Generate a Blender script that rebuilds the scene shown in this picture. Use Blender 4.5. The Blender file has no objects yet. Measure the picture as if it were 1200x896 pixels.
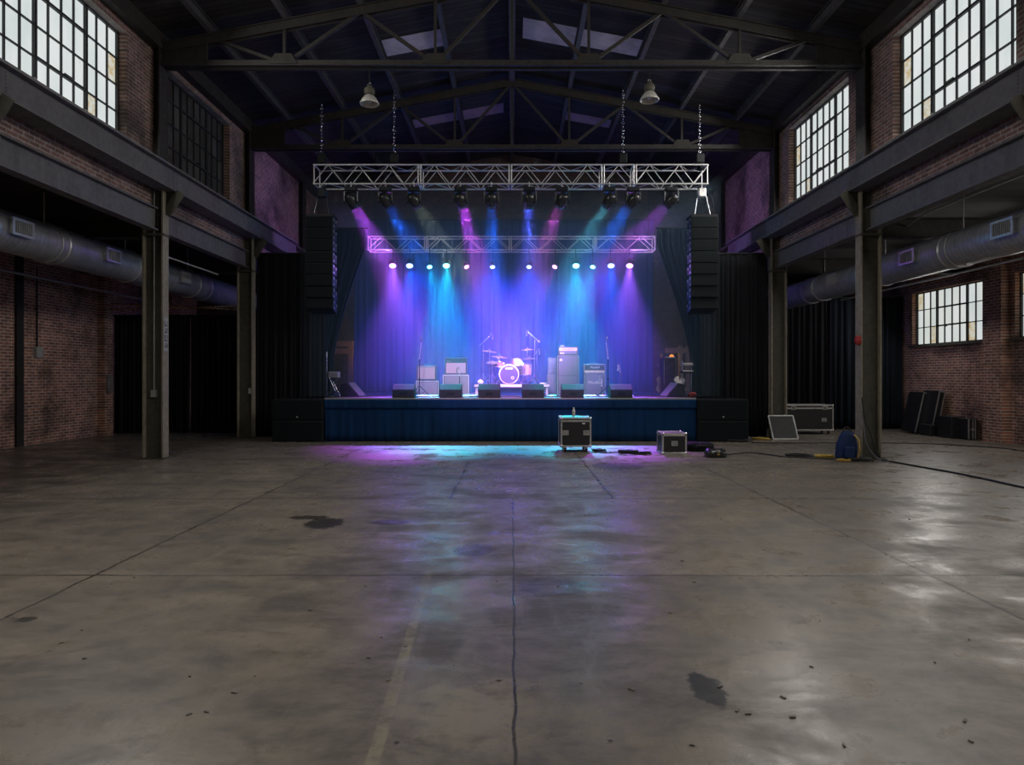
import bpy, math, random
from mathutils import Vector, Matrix, Quaternion
random.seed(7)
PI = math.pi
SC = bpy.context.scene
COL = SC.collection
F = 800.0; CX = 600.0; CY = 441.0; EYE = 1.6

def wx(x, d): return (x - CX) * d / F
def wz(y, d): return EYE - (y - CY) * d / F
def fl(x, y):
    d = EYE * F / (y - CY)
    return Vector((wx(x, d), d, 0))
ORD = ['first', 'second', 'third', 'fourth', 'fifth', 'sixth', 'seventh', 'eighth', 'ninth', 'tenth', 'eleventh', 'twelfth']

# ------------------------------------------------------------------ materials
class N:
    def __init__(s, name):
        s.m = bpy.data.materials.new(name); s.m.use_nodes = True
        s.t = s.m.node_tree; s.t.nodes.clear()
        s.out = s.t.nodes.new('ShaderNodeOutputMaterial')
    def n(s, typ, **kw):
        nd = s.t.nodes.new(typ)
        for k, v in kw.items():
            if k in nd.inputs: s.set(nd.inputs[k], v)
            else: setattr(nd, k, v)
        return nd
    def set(s, inp, v):
        if isinstance(v, bpy.types.NodeSocket): s.t.links.new(v, inp)
        else:
            try: inp.default_value = v
            except Exception: inp.default_value = (*v, 1)
    def math(s, op, a, b=0.0, c=None, clamp=False):
        nd = s.t.nodes.new('ShaderNodeMath'); nd.operation = op; nd.use_clamp = clamp
        s.set(nd.inputs[0], a); s.set(nd.inputs[1], b)
        if c is not None: s.set(nd.inputs[2], c)
        return nd.outputs[0]
    def mix(s, f, a, b, blend='MIX'):
        nd = s.t.nodes.new('ShaderNodeMix'); nd.data_type = 'RGBA'; nd.blend_type = blend; nd.clamp_factor = True
        s.set(nd.inputs[0], f); s.set(nd.inputs[6], c4(a)); s.set(nd.inputs[7], c4(b))
        return nd.outputs[2]
    def ramp(s, f, p0, p1, lo=0.0, hi=1.0):
        nd = s.t.nodes.new('ShaderNodeMapRange'); nd.clamp = True
        s.set(nd.inputs[0], f); nd.inputs[1].default_value = p0; nd.inputs[2].default_value = p1
        nd.inputs[3].default_value = lo; nd.inputs[4].default_value = hi
        return nd.outputs[0]
    def obj(s): return s.n('ShaderNodeTexCoord').outputs['Object']
    def scaled(s, v, sc):
        nd = s.n('ShaderNodeMapping'); s.set(nd.inputs[0], v); nd.inputs['Scale'].default_value = sc
        return nd.outputs[0]
    def noise(s, v, scale, detail=4, rough=.55, dist=0):
        nd = s.n('ShaderNodeTexNoise', Scale=scale, Detail=detail, Roughness=rough, Distortion=dist)
        s.set(nd.inputs['Vector'], v)
        return nd.outputs['Fac']
    def xyz(s, v):
        nd = s.n('ShaderNodeSeparateXYZ'); s.set(nd.inputs[0], v)
        return nd.outputs
    def comb(s, x, y, z=0.0):
        nd = s.n('ShaderNodeCombineXYZ'); s.set(nd.inputs[0], x); s.set(nd.inputs[1], y); s.set(nd.inputs[2], z)
        return nd.outputs[0]
    def bump(s, h, strength=.3, dist=.02):
        return s.n('ShaderNodeBump', Height=h, Strength=strength, Distance=dist).outputs[0]
    def bsdf(s, color, rough=.5, metal=0.0, normal=None, spec=.5, emit=None, estr=0):
        b = s.n('ShaderNodeBsdfPrincipled')
        s.set(b.inputs['Base Color'], c4(color)); s.set(b.inputs['Roughness'], rough); s.set(b.inputs['Metallic'], metal)
        s.set(b.inputs['Specular IOR Level'], spec)
        if normal is not None: s.set(b.inputs['Normal'], normal)
        if emit is not None:
            s.set(b.inputs['Emission Color'], c4(emit)); s.set(b.inputs['Emission Strength'], estr)
        s.t.links.new(b.outputs[0], s.out.inputs[0])
        return s.m
def c4(c):
    if isinstance(c, bpy.types.NodeSocket) or isinstance(c, (int, float)): return c
    return (*c, 1) if len(c) == 3 else c

def plain(name, c, rough=.5, metal=0., c2=None, scale=8, bump=0., spec=.5):
    k = N(name); v = k.obj(); nz = k.noise(v, scale)
    col = k.mix(k.ramp(nz, .35, .7), c, c2 if c2 else tuple(x * .7 for x in c))
    return k.bsdf(col, k.ramp(nz, .3, .7, max(.03, rough - .06), min(1, rough + .06)), metal,
                  k.bump(nz, bump, .01) if bump else None, spec)

def steel(name, base, dark, rust, rust_amt=.56, rough=.55):
    k = N(name); v = k.obj()
    n1 = k.noise(k.scaled(v, (1, 1, .5)), 2.2, 6, .65); n2 = k.noise(v, 9, 6, .7); n3 = k.noise(k.scaled(v, (1, 1, .25)), 1.3, 5, .6)
    c = k.mix(k.ramp(n2, .3, .7), base, dark)
    c = k.mix(k.ramp(n1, .5, .72), c, tuple(x * .55 for x in base))
    c = k.mix(k.ramp(n3, rust_amt, rust_amt + .1), c, rust)
    c = k.mix(k.ramp(n2, .66, .74), c, tuple(x * .4 for x in rust))
    return k.bsdf(c, k.ramp(n2, .3, .7, rough - .1, rough + .2), .0, k.bump(n2, .25, .01), .4)

def brick(name, axis, c1, c2, mortar, dirt=(.02, .018, .017), pale=(.3, .27, .25), pale_amt=.62):
    k = N(name); v = k.obj(); o = k.xyz(v)
    uv = k.comb(o[1] if axis == 'x' else o[0], o[2])
    b = k.n('ShaderNodeTexBrick', Scale=1.0, offset=.5)
    k.set(b.inputs['Vector'], uv)
    for nm, val in (('Mortar Size', .012), ('Mortar Smooth', .15), ('Bias', -.1), ('Brick Width', .225), ('Row Height', .072)):
        b.inputs[nm].default_value = val
    b.inputs['Color1'].default_value = (*c1, 1); b.inputs['Color2'].default_value = (*c2, 1); b.inputs['Mortar'].default_value = (*mortar, 1)
    n1 = k.noise(v, .7, 6, .65); n2 = k.noise(v, 6, 5, .7); n3 = k.noise(k.scaled(v, (1, 1, .5)), 1.6, 6, .7)
    c = k.mix(k.ramp(n2, .35, .75, 0, .6), b.outputs['Color'], dirt)
    c = k.mix(k.ramp(n1, .48, .66, 0, .75), c, dirt)
    c = k.mix(k.ramp(n3, pale_amt, pale_amt + .12, 0, .75), c, pale)
    h = k.math('SUBTRACT', k.math('MULTIPLY', n2, .4), b.outputs['Fac'])
    return k.bsdf(c, .85, 0, k.bump(h, .6, .012), .3)

def fabric(name, c, rough=.9, sheen=0):
    k = N(name); v = k.obj()
    n = k.noise(k.scaled(v, (1, 1, .15)), 4, 4)
    return k.bsdf(k.mix(k.ramp(n, .3, .7), c, tuple(x * .65 for x in c)), rough, 0, k.bump(k.noise(v, 60, 2), .1, .004), .2)

def glow(name, c, s):
    k = N(name); e = k.n('ShaderNodeEmission', Color=c, Strength=s)
    k.t.links.new(e.outputs[0], k.out.inputs[0]); return k.m

M = {}
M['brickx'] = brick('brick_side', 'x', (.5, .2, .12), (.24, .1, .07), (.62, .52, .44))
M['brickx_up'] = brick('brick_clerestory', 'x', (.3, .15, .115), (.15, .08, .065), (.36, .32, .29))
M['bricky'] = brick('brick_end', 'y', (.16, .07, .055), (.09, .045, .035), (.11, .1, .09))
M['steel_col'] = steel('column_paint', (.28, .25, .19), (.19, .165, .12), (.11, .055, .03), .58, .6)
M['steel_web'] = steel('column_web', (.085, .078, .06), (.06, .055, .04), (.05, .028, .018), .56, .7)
M['steel_gird'] = steel('girder_paint', (.14, .135, .135), (.1, .097, .1), (.1, .06, .04), .64, .5)
M['steel_roof'] = steel('roof_steel', (.032, .028, .023), (.02, .018, .016), (.034, .018, .012), .6, .6)
M['steel_purlin'] = steel('purlin_steel', (.07, .066, .07), (.042, .04, .042), (.05, .03, .022), .66, .5)
M['alu'] = plain('truss_aluminium', (.66, .65, .63), .35, .5, (.5, .5, .5), 14)
M['black'] = plain('black_paint', (.009, .011, .013), .55, 0, (.006, .007, .008), 10, 0, .25)
M['blackgloss'] = plain('black_gloss', (.02, .02, .022), .25, 0, (.012, .012, .014), 10)
M['grille'] = plain('speaker_grille', (.008, .0105, .012), .8, 0, (.005, .007, .0085), 90, .2, .12)
M['rubber'] = plain('black_rubber', (.014, .014, .015), .55, 0, (.009, .009, .01), 20)
M['chrome'] = plain('chrome', (.8, .8, .82), .18, 1., (.65, .65, .68), 10)
M['brass'] = plain('cymbal_bronze', (.75, .6, .38), .28, 1., (.6, .45, .26), 20)
M['white'] = plain('white_paint', (.75, .75, .74), .5, 0, (.6, .6, .58), 12)
M['caseedge'] = plain('case_aluminium', (.62, .62, .6), .35, .7, (.42, .41, .4), 22)
M['casebody'] = plain('case_black_laminate', (.02, .02, .022), .4, 0, (.012, .012, .013), 20)
M['drape'] = fabric('black_drape', (.012, .013, .016), .95)
M['leg'] = fabric('dark_blue_velour', (.005, .011, .034), .9)
M['backdrop'] = fabric('stage_backdrop_cloth', (.022, .045, .13), .95)
M['skirt'] = fabric('stage_skirt_cloth', (.003, .03, .095), .9)
M['deck'] = plain('stage_deck_paint', (.09, .09, .1), .38, 0, (.05, .05, .055), 5, .1)
M['amp_tweed'] = plain('amp_grille_cloth', (.62, .46, .46), .85, 0, (.52, .4, .4), 120, .2)
M['amp_silver'] = plain('silver_grille_cloth', (.4, .36, .43), .8, 0, (.33, .3, .36), 120, .2)
M['amp_dark'] = plain('dark_grille_cloth', (.2, .19, .27), .85, 0, (.17, .16, .22), 120, .2)
M['tolex'] = plain('black_tolex', (.035, .035, .042), .6, 0, (.025, .025, .03), 60, .2)
M['gold'] = plain('gold_panel', (.75, .66, .5), .4, .5, (.62, .52, .38), 20)
M['greybox'] = plain('grey_cabinet', (.16, .155, .19), .6, 0, (.12, .115, .14), 20)
M['drumred'] = plain('sparkle_drum_wrap', (.3, .25, .27), .25, .4, (.12, .09, .1), 90)
M['drumhead'] = plain('drum_head', (.035, .035, .06), .5, 0, (.03, .03, .05), 10)
M['wood'] = plain('raw_timber', (.26, .15, .09), .7, 0, (.17, .1, .06), 12)
M['galv'] = None
M['concpad'] = plain('old_plaster', (.2, .18, .16), .9, 0, (.12, .11, .1), 4)
M['bluebag'] = fabric('blue_nylon', (.014, .03, .1), .7)
M['yellow'] = plain('yellow_cable_jacket', (.5, .33, .05), .5, 0, (.38, .24, .04), 20)
M['red'] = plain('red_enamel', (.4, .03, .025), .4, 0, (.3, .02, .02), 10)
M['lampglass'] = plain('prismatic_lamp_reflector', (.6, .58, .53), .25, .3, (.45, .43, .38), 20)
M['greyplastic'] = plain('grey_enclosure', (.36, .36, .35), .6, 0, (.28, .28, .27), 12)
M['sheet'] = plain('pale_sheet_purple_lit', (.5, .46, .56), .5, 0, (.34, .3, .38), 3)  # purple stage light mixed into the pale sheet colour
M['sheet_dim_lit'] = plain('dim_lit_roof_sheet', (.2, .12, .14), .55, 0, (.13, .08, .1), 3)  # dimmer copy of the same sheets, weaker light put into the colour
M['iron'] = plain('window_bar_paint', (.035, .036, .036), .6, 0, (.022, .022, .022), 30)
M['orange_glow'] = glow('orange_lamp', (1, .3, .06, 1), 1.2)

def duct_mat():
    k = N('galvanised_duct'); v = k.obj(); o = k.xyz(v)
    w = k.math('SINE', k.math('MULTIPLY', o[1], 2 * PI / .11))
    seam = k.ramp(w, .8, 1.0)
    n = k.noise(v, 5, 5, .6)
    c = k.mix(k.ramp(n, .3, .7), (.5, .51, .53), (.32, .33, .345))
    c = k.mix(k.math('MULTIPLY', seam, .5), c, (.13, .13, .14))
    return k.bsdf(c, k.ramp(n, .3, .7,   .28, .45), .6, k.bump(k.math('ADD', seam, k.math('MULTIPLY', n, .3)), .3, .012))
M['galv'] = duct_mat()

def roof_mat():
    k = N('roof_boards'); v = k.obj(); o = k.xyz(v)
    pl = k.math('FRACT', k.math('MULTIPLY', o[1], 1 / .16))
    gap = k.math('GREATER_THAN', pl, .9)
    cell = k.n('ShaderNodeTexWhiteNoise', noise_dimensions='2D')
    k.set(cell.inputs['Vector'], k.comb(k.math('FLOOR', k.math('MULTIPLY', o[1], 1 / .16)), k.math('FLOOR', k.math('MULTIPLY', o[0], 1 / 1.45))))
    n = k.noise(k.scaled(v, (.5, 4, 1)), 2.2, 6, .65); n2 = k.noise(v, 1.1, 5, .6)
    c = k.mix(cell.outputs['Value'], (.028, .025, .025), (.05, .044, .042))
    c = k.mix(k.ramp(n, .4, .75), c, (.016, .015, .016))
    c = k.mix(k.ramp(n2, .64, .74, 0, .6), c, (.1, .08, .062))
    c = k.mix(gap, c, (.008, .008, .009))
    return k.bsdf(c, .8, 0, k.bump(k.math('SUBTRACT', n, gap), .5, .02), .2)
M['roof'] = roof_mat()

def floor_mat():
    k = N('old_concrete_slab'); v = k.obj(); o = k.xyz(v); x, y = o[0], o[1]
    big = k.noise(v, .35, 5, .6, .4); mid = k.noise(k.scaled(v, (.6, 1, 1)), 1.7, 7, .68, .3); fine = k.noise(v, 14, 6, .7)
    streak = k.noise(k.scaled(v, (1.0, .3, 1)), 3.2, 6, .65, .6)
    c = k.mix(k.ramp(mid, .4, .62), (.315, .268, .215), (.11, .09, .07))
    worn = k.noise(k.scaled(v, (.7, 1, 1)), 4.5, 7, .72, .5); c = k.mix(k.ramp(worn, .5, .68, 0, .65), c, (.075, .062, .05)); c = k.mix(k.ramp(worn, .3, .42, .45, 0), c, (.36, .3, .235))
    c = k.mix(k.ramp(big, .36, .68, 0, .55), c, (.112, .1, .088))
    c = k.mix(k.ramp(streak, .52, .72, 0, .5), c, (.33, .285, .235))
    c = k.mix(k.ramp(fine, .58, .78, 0, .5), c, (.08, .072, .063))
    # slab panels of slightly different pours
    cell = k.n('ShaderNodeTexWhiteNoise', noise_dimensions='2D')
    k.set(cell.inputs['Vector'], k.comb(k.math('FLOOR', k.math('DIVIDE', x, 3.37)), k.math('FLOOR', k.math('DIVIDE', k.math('SUBTRACT', y, 2.04), 3.455))))
    c = k.mix(k.math('MULTIPLY', cell.outputs['Value'], .4), c, k.mix(1.0, c, (.6, .6, .6), 'MULTIPLY'))
    # joints: wobbling saw cuts
    wob = k.math('MULTIPLY', k.math('SUBTRACT', k.noise(v, 2.5, 3), .5), .05)
    def line(coord, pos, w, c0=None, c1=None, other=None):
        d = k.math('ABSOLUTE', k.math('SUBTRACT', k.math('ADD', coord, wob), pos))
        l = k.ramp(d, w * .5, w, 1, 0)
        if other is not None:
            l = k.math('MULTIPLY', l, k.math('MULTIPLY', k.math('GREATER_THAN', other, c0), k.math('LESS_THAN', other, c1)))
        return l
    J = [line(x, .012, .011, -9, 8.95, y), line(x, 3.37, .02), line(x, -3.37, .018), line(y, 8.95, .026), line(y, 5.5, .018), line(y, 15.9, .03),
         line(x, -.81, .022, 8.95, 13.0, y), line(x, 1.33, .022, 8.95, 15.9, y), line(y, 2.04, .012), line(x, 6.75, .02), line(x, -6.75, .02)]
    j = J[0]
    for q in J[1:]: j = k.math('MAXIMUM', j, q)
    c = k.mix(k.math('MULTIPLY', j, k.ramp(mid, .25, .6, .95, .6)), c, (.025, .022, .02))
    # worn painted line
    pl = k.math('MULTIPLY', k.ramp(k.math('ABSOLUTE', k.math('ADD', x, k.math('ADD', .475, k.math('MULTIPLY', y, .0367)))), .026, .036, 1, 0), k.ramp(y, 4.6, 6.2, 1, .12))
    pl = k.math('MULTIPLY', pl, k.math('MULTIPLY', k.math('LESS_THAN', y, 9), k.ramp(k.noise(v, 11, 6, .7), .38, .56)))
    c = k.mix(k.math('MULTIPLY', pl, .45), c, (.36, .32, .2))
    # oil stains
    def stain(px, py, rx, ry, s=1.0):
        dx = k.math('DIVIDE', k.math('SUBTRACT', x, px), rx); dy = k.math('DIVIDE', k.math('SUBTRACT', y, py), ry)
        r = k.math('SQRT', k.math('ADD', k.math('MULTIPLY', dx, dx), k.math('MULTIPLY', dy, dy)))
        r = k.math('ADD', r, k.math('MULTIPLY', k.math('SUBTRACT', k.noise(v, 16, 4, .7), .5), 1.3))
        return k.math('MULTIPLY', k.ramp(r, .82, 1.0, 1, 0), s)
    for a in ((1.0, 3.5, .09, .2, 1.0), (-2.05, 7.45, .22, .3, .85), (-2.3, 7.75, .25, .12, .8), (-1.35, 7.5, .22, .15, .6), (-.35, 6.3, .2, .25, .5),
              (.3, 5.2, .3, .25, .4), (1.9, 12.2, .5, .6, .5), (-3.2, 4.5, .07, .06, .8)):
        c = k.mix(stain(*a), c, (.012, .011, .01))
    spk = k.n('ShaderNodeTexVoronoi', Scale=3.1); k.set(spk.inputs['Vector'], v)
    c = k.mix(k.ramp(spk.outputs['Distance'], .03, .05, .85, 0), c, (.03, .027, .025))
    rg = k.math('ADD', k.ramp(mid, .4, .62, .2, .46), k.ramp(streak, .45, .7, .06, -.06))
    h = k.math('SUBTRACT', k.math('ADD', k.math('MULTIPLY', mid, .5), k.math('MULTIPLY', fine, .25)), j)
    return k.bsdf(c, rg, 0, k.bump(h, .22, .02), .46)
M['floor'] = floor_mat()

def glass_mat(name, pw, ph, strength, stain=.05, axis='x', warm=(.86, .92, .9)):
    """dirty industrial panes lit by the overcast sky outside"""
    k = N(name); v = k.obj(); o = k.xyz(v)
    a = o[1] if axis == 'x' else o[0]
    cu, cv = k.math('FLOOR', k.math('DIVIDE', a, pw)), k.math('FLOOR', k.math('DIVIDE', o[2], ph))
    w = k.n('ShaderNodeTexWhiteNoise', noise_dimensions='2D'); k.set(w.inputs['Vector'], k.comb(cu, cv))
    n = k.noise(v, 7, 6, .7); n2 = k.noise(k.scaled(v, (1, 1, .4)), 2.0, 4)
    c = k.mix(w.outputs['Value'], warm, (.92, .95, .95))
    c = k.mix(k.ramp(n2, .4, .75, 0, .55), c, (.6, .72, .72))
    st = k.math('LESS_THAN', w.outputs['Value'], stain)
    c = k.mix(k.math('MULTIPLY', st, k.ramp(n, .4, .62, .15, 1)), c, (.62, .45, .2))
    c = k.mix(k.ramp(n, .62, .74, 0, .5), c, (.5, .46, .36))
    b = k.n('ShaderNodeBsdfPrincipled'); k.set(b.inputs['Base Color'], (.03, .03, .03, 1)); b.inputs['Roughness'].default_value = .6; b.inputs['Specular IOR Level'].default_value = .1
    k.set(b.inputs['Emission Color'], c); b.inputs['Emission Strength'].default_value = strength
    k.t.links.new(b.outputs[0], k.out.inputs[0])
    return k.m
M['glass'] = glass_mat('dirty_window_glass', .307, .482, .8)
M['glass_low'] = glass_mat('dirty_aisle_glass', .32, .51, .74, .12, 'x', (.84, .87, .8))
def dark_glass():
    k = N('blacked_out_glass'); v = k.obj(); o = k.xyz(v)
    w = k.n('ShaderNodeTexWhiteNoise', noise_dimensions='2D')
    k.set(w.inputs['Vector'], k.comb(k.math('FLOOR', k.math('DIVIDE', o[1], .307)), k.math('FLOOR', k.math('DIVIDE', o[2], .482))))
    n = k.noise(v, 3, 5)
    c = k.mix(w.outputs['Value'], (.03, .032, .034), (.1, .1, .095))
    return k.bsdf(k.mix(k.ramp(n, .4, .7), c, (.04, .035, .03)), .3, 0, None, .5)
M['glass_dark'] = dark_glass()

# ------------------------------------------------------------------ mesh builder
class MB:
    def __init__(s): s.v = []; s.f = []; s.sm = []
    def add(s, vs, fs, smooth=False):
        b = len(s.v); s.v += [tuple(p) for p in vs]; s.f += [tuple(i + b for i in f) for f in fs]; s.sm += [smooth] * len(fs); return s
    def box(s, x0, x1, y0, y1, z0, z1, mat=None):
        vs = [Vector((x, y, z)) for x in (x0, x1) for y in (y0, y1) for z in (z0, z1)]
        if mat is not None: vs = [mat @ p for p in vs]
        return s.add(vs, [(0, 1, 3, 2), (4, 6, 7, 5), (0, 4, 5, 1), (2, 3, 7, 6), (0, 2, 6, 4), (1, 5, 7, 3)])
    def cb(s, c, sz, mat=None):
        x, y, z = c; a, b, d = (q / 2 for q in sz)
        return s.box(x - a, x + a, y - b, y + b, z - d, z + d, mat)
    def bar(s, p, q, w, h, up=(0, 0, 1)):
        p, q = Vector(p), Vector(q); d = (q - p); L = d.length; d.normalize()
        up = Vector(up)
        if abs(d.dot(up)) > .98: up = Vector((0, 1, 0))
        x = d.cross(up).normalized(); z = x.cross(d)
        m = Matrix((x, d, z)).transposed().to_4x4(); m.translation = p
        return s.box(-w / 2, w / 2, 0, L, -h / 2, h / 2, m)
    def tube(s, p, q, r, n=8, r2=None, caps=True):
        p, q = Vector(p), Vector(q); d = (q - p).normalized()
        u = d.orthogonal().normalized(); w = d.cross(u); r2 = r if r2 is None else r2
        vs = []
        for c, rr in ((p, r), (q, r2)):
            for i in range(n):
                a = 2 * PI * i / n; vs.append(c + (u * math.cos(a) + w * math.sin(a)) * rr)
        fs = [(i, (i + 1) % n, n + (i + 1) % n, n + i) for i in range(n)]
        s.add(vs, fs, True)
        if caps: s.add(vs, [tuple(range(n - 1, -1, -1)), tuple(range(n, 2 * n))])
        return s
    def path(s, pts, r, n=6, closed=False):
        pts = [Vector(p) for p in pts]; m = len(pts); vs = []; u = None
        for i, p in enumerate(pts):
            a = pts[(i - 1) % m] if (closed or i > 0) else p
            b = pts[(i + 1) % m] if (closed or i < m - 1) else p
            d = (b - a).normalized()
            if u is None: u = d.orthogonal().normalized()
            else:
                u = (u - d * u.dot(d))
                u = u.normalized() if u.length > 1e-6 else d.orthogonal().normalized()
            w = d.cross(u)
            for k in range(n):
                t = 2 * PI * k / n; vs.append(p + (u * math.cos(t) + w * math.sin(t)) * r)
        fs = []
        for i in range(m if closed else m - 1):
            j = (i + 1) % m
            for k in range(n): fs.append((i * n + k, i * n + (k + 1) % n, j * n + (k + 1) % n, j * n + k))
        s.add(vs, fs, True)
        if not closed: s.add(vs[:n] + vs[-n:], [tuple(range(n - 1, -1, -1)), tuple(range(n, 2 * n))])
        return s
    def lathe(s, prof, o=(0, 0, 0), axis=(0, 0, 1), n=24, smooth=True):
        d = Vector(axis).normalized(); u = d.orthogonal().normalized(); w = d.cross(u); o = Vector(o); vs = []
        for r, h in prof:
            for i in range(n):
                a = 2 * PI * i / n; vs.append(o + d * h + (u * math.cos(a) + w * math.sin(a)) * max(r, 1e-4))
        fs = [(j * n + i, j * n + (i + 1) % n, (j + 1) * n + (i + 1) % n, (j + 1) * n + i) for j in range(len(prof) - 1) for i in range(n)]
        return s.add(vs, fs, smooth)
    def sphere(s, c, r, n=14, sc=(1, 1, 1)):
        c = Vector(c); vs = []; m = n // 2
        for j in range(m + 1):
            t = PI * j / m
            for i in range(n):
                a = 2 * PI * i / n
                vs.append(c + Vector((math.sin(t) * math.cos(a) * sc[0], math.sin(t) * math.sin(a) * sc[1], math.cos(t) * sc[2])) * r)
        fs = [(j * n + i, j * n + (i + 1) % n, (j + 1) * n + (i + 1) % n, (j + 1) * n + i) for j in range(m) for i in range(n)]
        return s.add(vs, fs, True)
    def prism(s, poly, axis, a, b):
        """poly in the two other axes (in order), extruded along axis from a to b"""
        def mk(p, t): return {'x': (t, p[0], p[1]), 'y': (p[0], t, p[1]), 'z': (p[0], p[1], t)}[axis]
        n = len(poly); vs = [mk(p, a) for p in poly] + [mk(p, b) for p in poly]
        fs = [tuple(range(n - 1, -1, -1)), tuple(range(n, 2 * n))] + [(i, (i + 1) % n, n + (i + 1) % n, n + i) for i in range(n)]
        return s.add(vs, fs)
    def torus(s, c, R, r, axis=(0, 0, 1), n=28, m=6, sc=(1, 1)):
        d = Vector(axis).normalized(); u = d.orthogonal().normalized(); w = d.cross(u); c = Vector(c)
        return s.path([c + u * math.cos(2 * PI * i / n) * R * sc[0] + w * math.sin(2 * PI * i / n) * R * sc[1] for i in range(n)], r, m, True)
    def build(s, name, mat, parent=None, bevel=0, off=None, solid=0, recenter=False):
        me = bpy.data.meshes.new(name)
        vs = s.v; loc = Vector((0, 0, 0))
        if off is not None: vs = [tuple(Vector(p) - Vector(off)) for p in vs]
        if recenter:
            xs, ys, zs = zip(*vs); loc = Vector(((min(xs) + max(xs)) / 2, (min(ys) + max(ys)) / 2, min(zs)))
            vs = [tuple(Vector(p) - loc) for p in vs]
        me.from_pydata(vs, [], s.f)
        me.polygons.foreach_set('use_smooth', s.sm)
        import bmesh
        b = bmesh.new(); b.from_mesh(me); bmesh.ops.recalc_face_normals(b, faces=b.faces); b.to_mesh(me); b.free()
        me.materials.append(M[mat] if isinstance(mat, str) else mat)
        o = bpy.data.objects.new(name, me); COL.objects.link(o); o.location = loc
        if parent is not None: o.parent = parent
        if bevel:
            md = o.modifiers.new('edge', 'BEVEL'); md.width = bevel; md.segments = 2; md.limit_method = 'ANGLE'; md.angle_limit = .6
        if solid:
            md = o.modifiers.new('thick', 'SOLIDIFY'); md.thickness = solid; md.offset = 0
        return o

def tag(o, label, cat, group=None, kind='thing'):
    o['label'] = label; o['category'] = cat
    if group: o['group'] = group
    o['kind'] = kind
    return o
def thing(name, label, cat, loc=(0, 0, 0), group=None, rz=0):
    o = bpy.data.objects.new(name, None); COL.objects.link(o); o.location = loc; o.rotation_euler = (0, 0, rz)
    o.empty_display_size = .2
    return tag(o, label, cat, group)
def struct(o, mb=None):
    o['kind'] = 'structure'; return o
def copy_tree(o, parent=None):
    c = o.copy(); COL.objects.link(c)
    if parent is not None: c.parent = parent
    for ch in list(o.children): copy_tree(ch, c)
    return c

# ------------------------------------------------------------------ hall shell
YF, YB = -7.3, 24.5
CLY = [8.65, 13.2, 17.75, 22.3]
XW, XE = -11.3, 11.9
def wall_with_holes(mb, x0, x1, ya, yb, za, zb, holes):
    """wall slab in the YZ plane; holes = (y0,y1,z0,z1) sharing one z band, sorted along y"""
    y = ya
    for (h0, h1, g0, g1) in holes:
        if h0 > y: mb.box(x0, x1, y, h0, za, zb)
        mb.box(x0, x1, h0, h1, za, g0); mb.box(x0, x1, h0, h1, g1, zb)
        y = h1
    mb.box(x0, x1, y, yb, za, zb)

struct(MB().box(-12.4, 12.4, YF - .3, YB + .3, -.2, 0).build('floor', 'floor'))
def roofz(x): return 9.6 - .19 * abs(x)
r = MB()
for s in (-1, 1):
    r.prism([(0, 9.6), (s * 7.4, roofz(7.4)), (s * 7.4, roofz(7.4) + .1), (0, 9.7)], 'y', YF - .3, YB + .3)
struct(r.build('ceiling', 'roof'))
struct(MB().box(XW - .3, -7.3, YF - .3, YB + .3, 4.95, 5.05).build('ceiling_left', 'roof'))
struct(MB().box(7.3, XE + .3, YF - .3, YB + .3, 4.95, 5.05).build('ceiling_right', 'roof'))
WZ0, WZ1 = 5.92, 7.85
UPL = [(.23, 3.3), (4.78, 7.85), (9.33, 12.4), (13.86, 16.93)]
UPR = [(.23, 3.3), (4.78, 7.85), (9.48, 12.55), (14.2, 17.27)]
w = MB(); wall_with_holes(w, -7.35, -7.0, YF, YB, 4.86, 8.3, [(a, b, WZ0, WZ1) for a, b in UPL])
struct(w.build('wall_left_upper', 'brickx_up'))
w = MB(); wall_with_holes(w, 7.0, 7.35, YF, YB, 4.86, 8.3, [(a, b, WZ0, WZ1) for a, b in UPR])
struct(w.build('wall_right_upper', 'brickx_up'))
struct(MB().box(XW - .3, XW, YF, YB, 0, 5).build('wall_left', 'brickx'))
LOW = [(.6, 3.8), (4.7, 7.9), (8.85, 12.05), (12.95, 16.15), (17.1, 20.3)]
LZ0, LZ1 = 2.52, 4.06
w = MB(); wall_with_holes(w, XE, XE + .35, YF, YB, 0, 5, [(a, b, LZ0, LZ1) for a, b in LOW])
struct(w.build('wall_right', 'brickx'))
struct(MB().prism([(XW - .3, 0), (XE + .3, 0), (XE + .3, 5.0), (7.3, 5.0), (7.3, roofz(7.3)), (0, 9.62), (-7.3, roofz(7.3)), (-7.3, 5.0), (XW - .3, 5.0)], 'y', YB, YB + .3).build('wall_back', 'bricky'))
struct(MB().prism([(XW - .3, 0), (XE + .3, 0), (XE + .3, 5.0), (7.3, 5.0), (7.3, roofz(7.3)), (0, 9.62), (-7.3, roofz(7.3)), (-7.3, 5.0), (XW - .3, 5.0)], 'y', YF - .3, YF).build('wall_front', 'bricky'))

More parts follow.
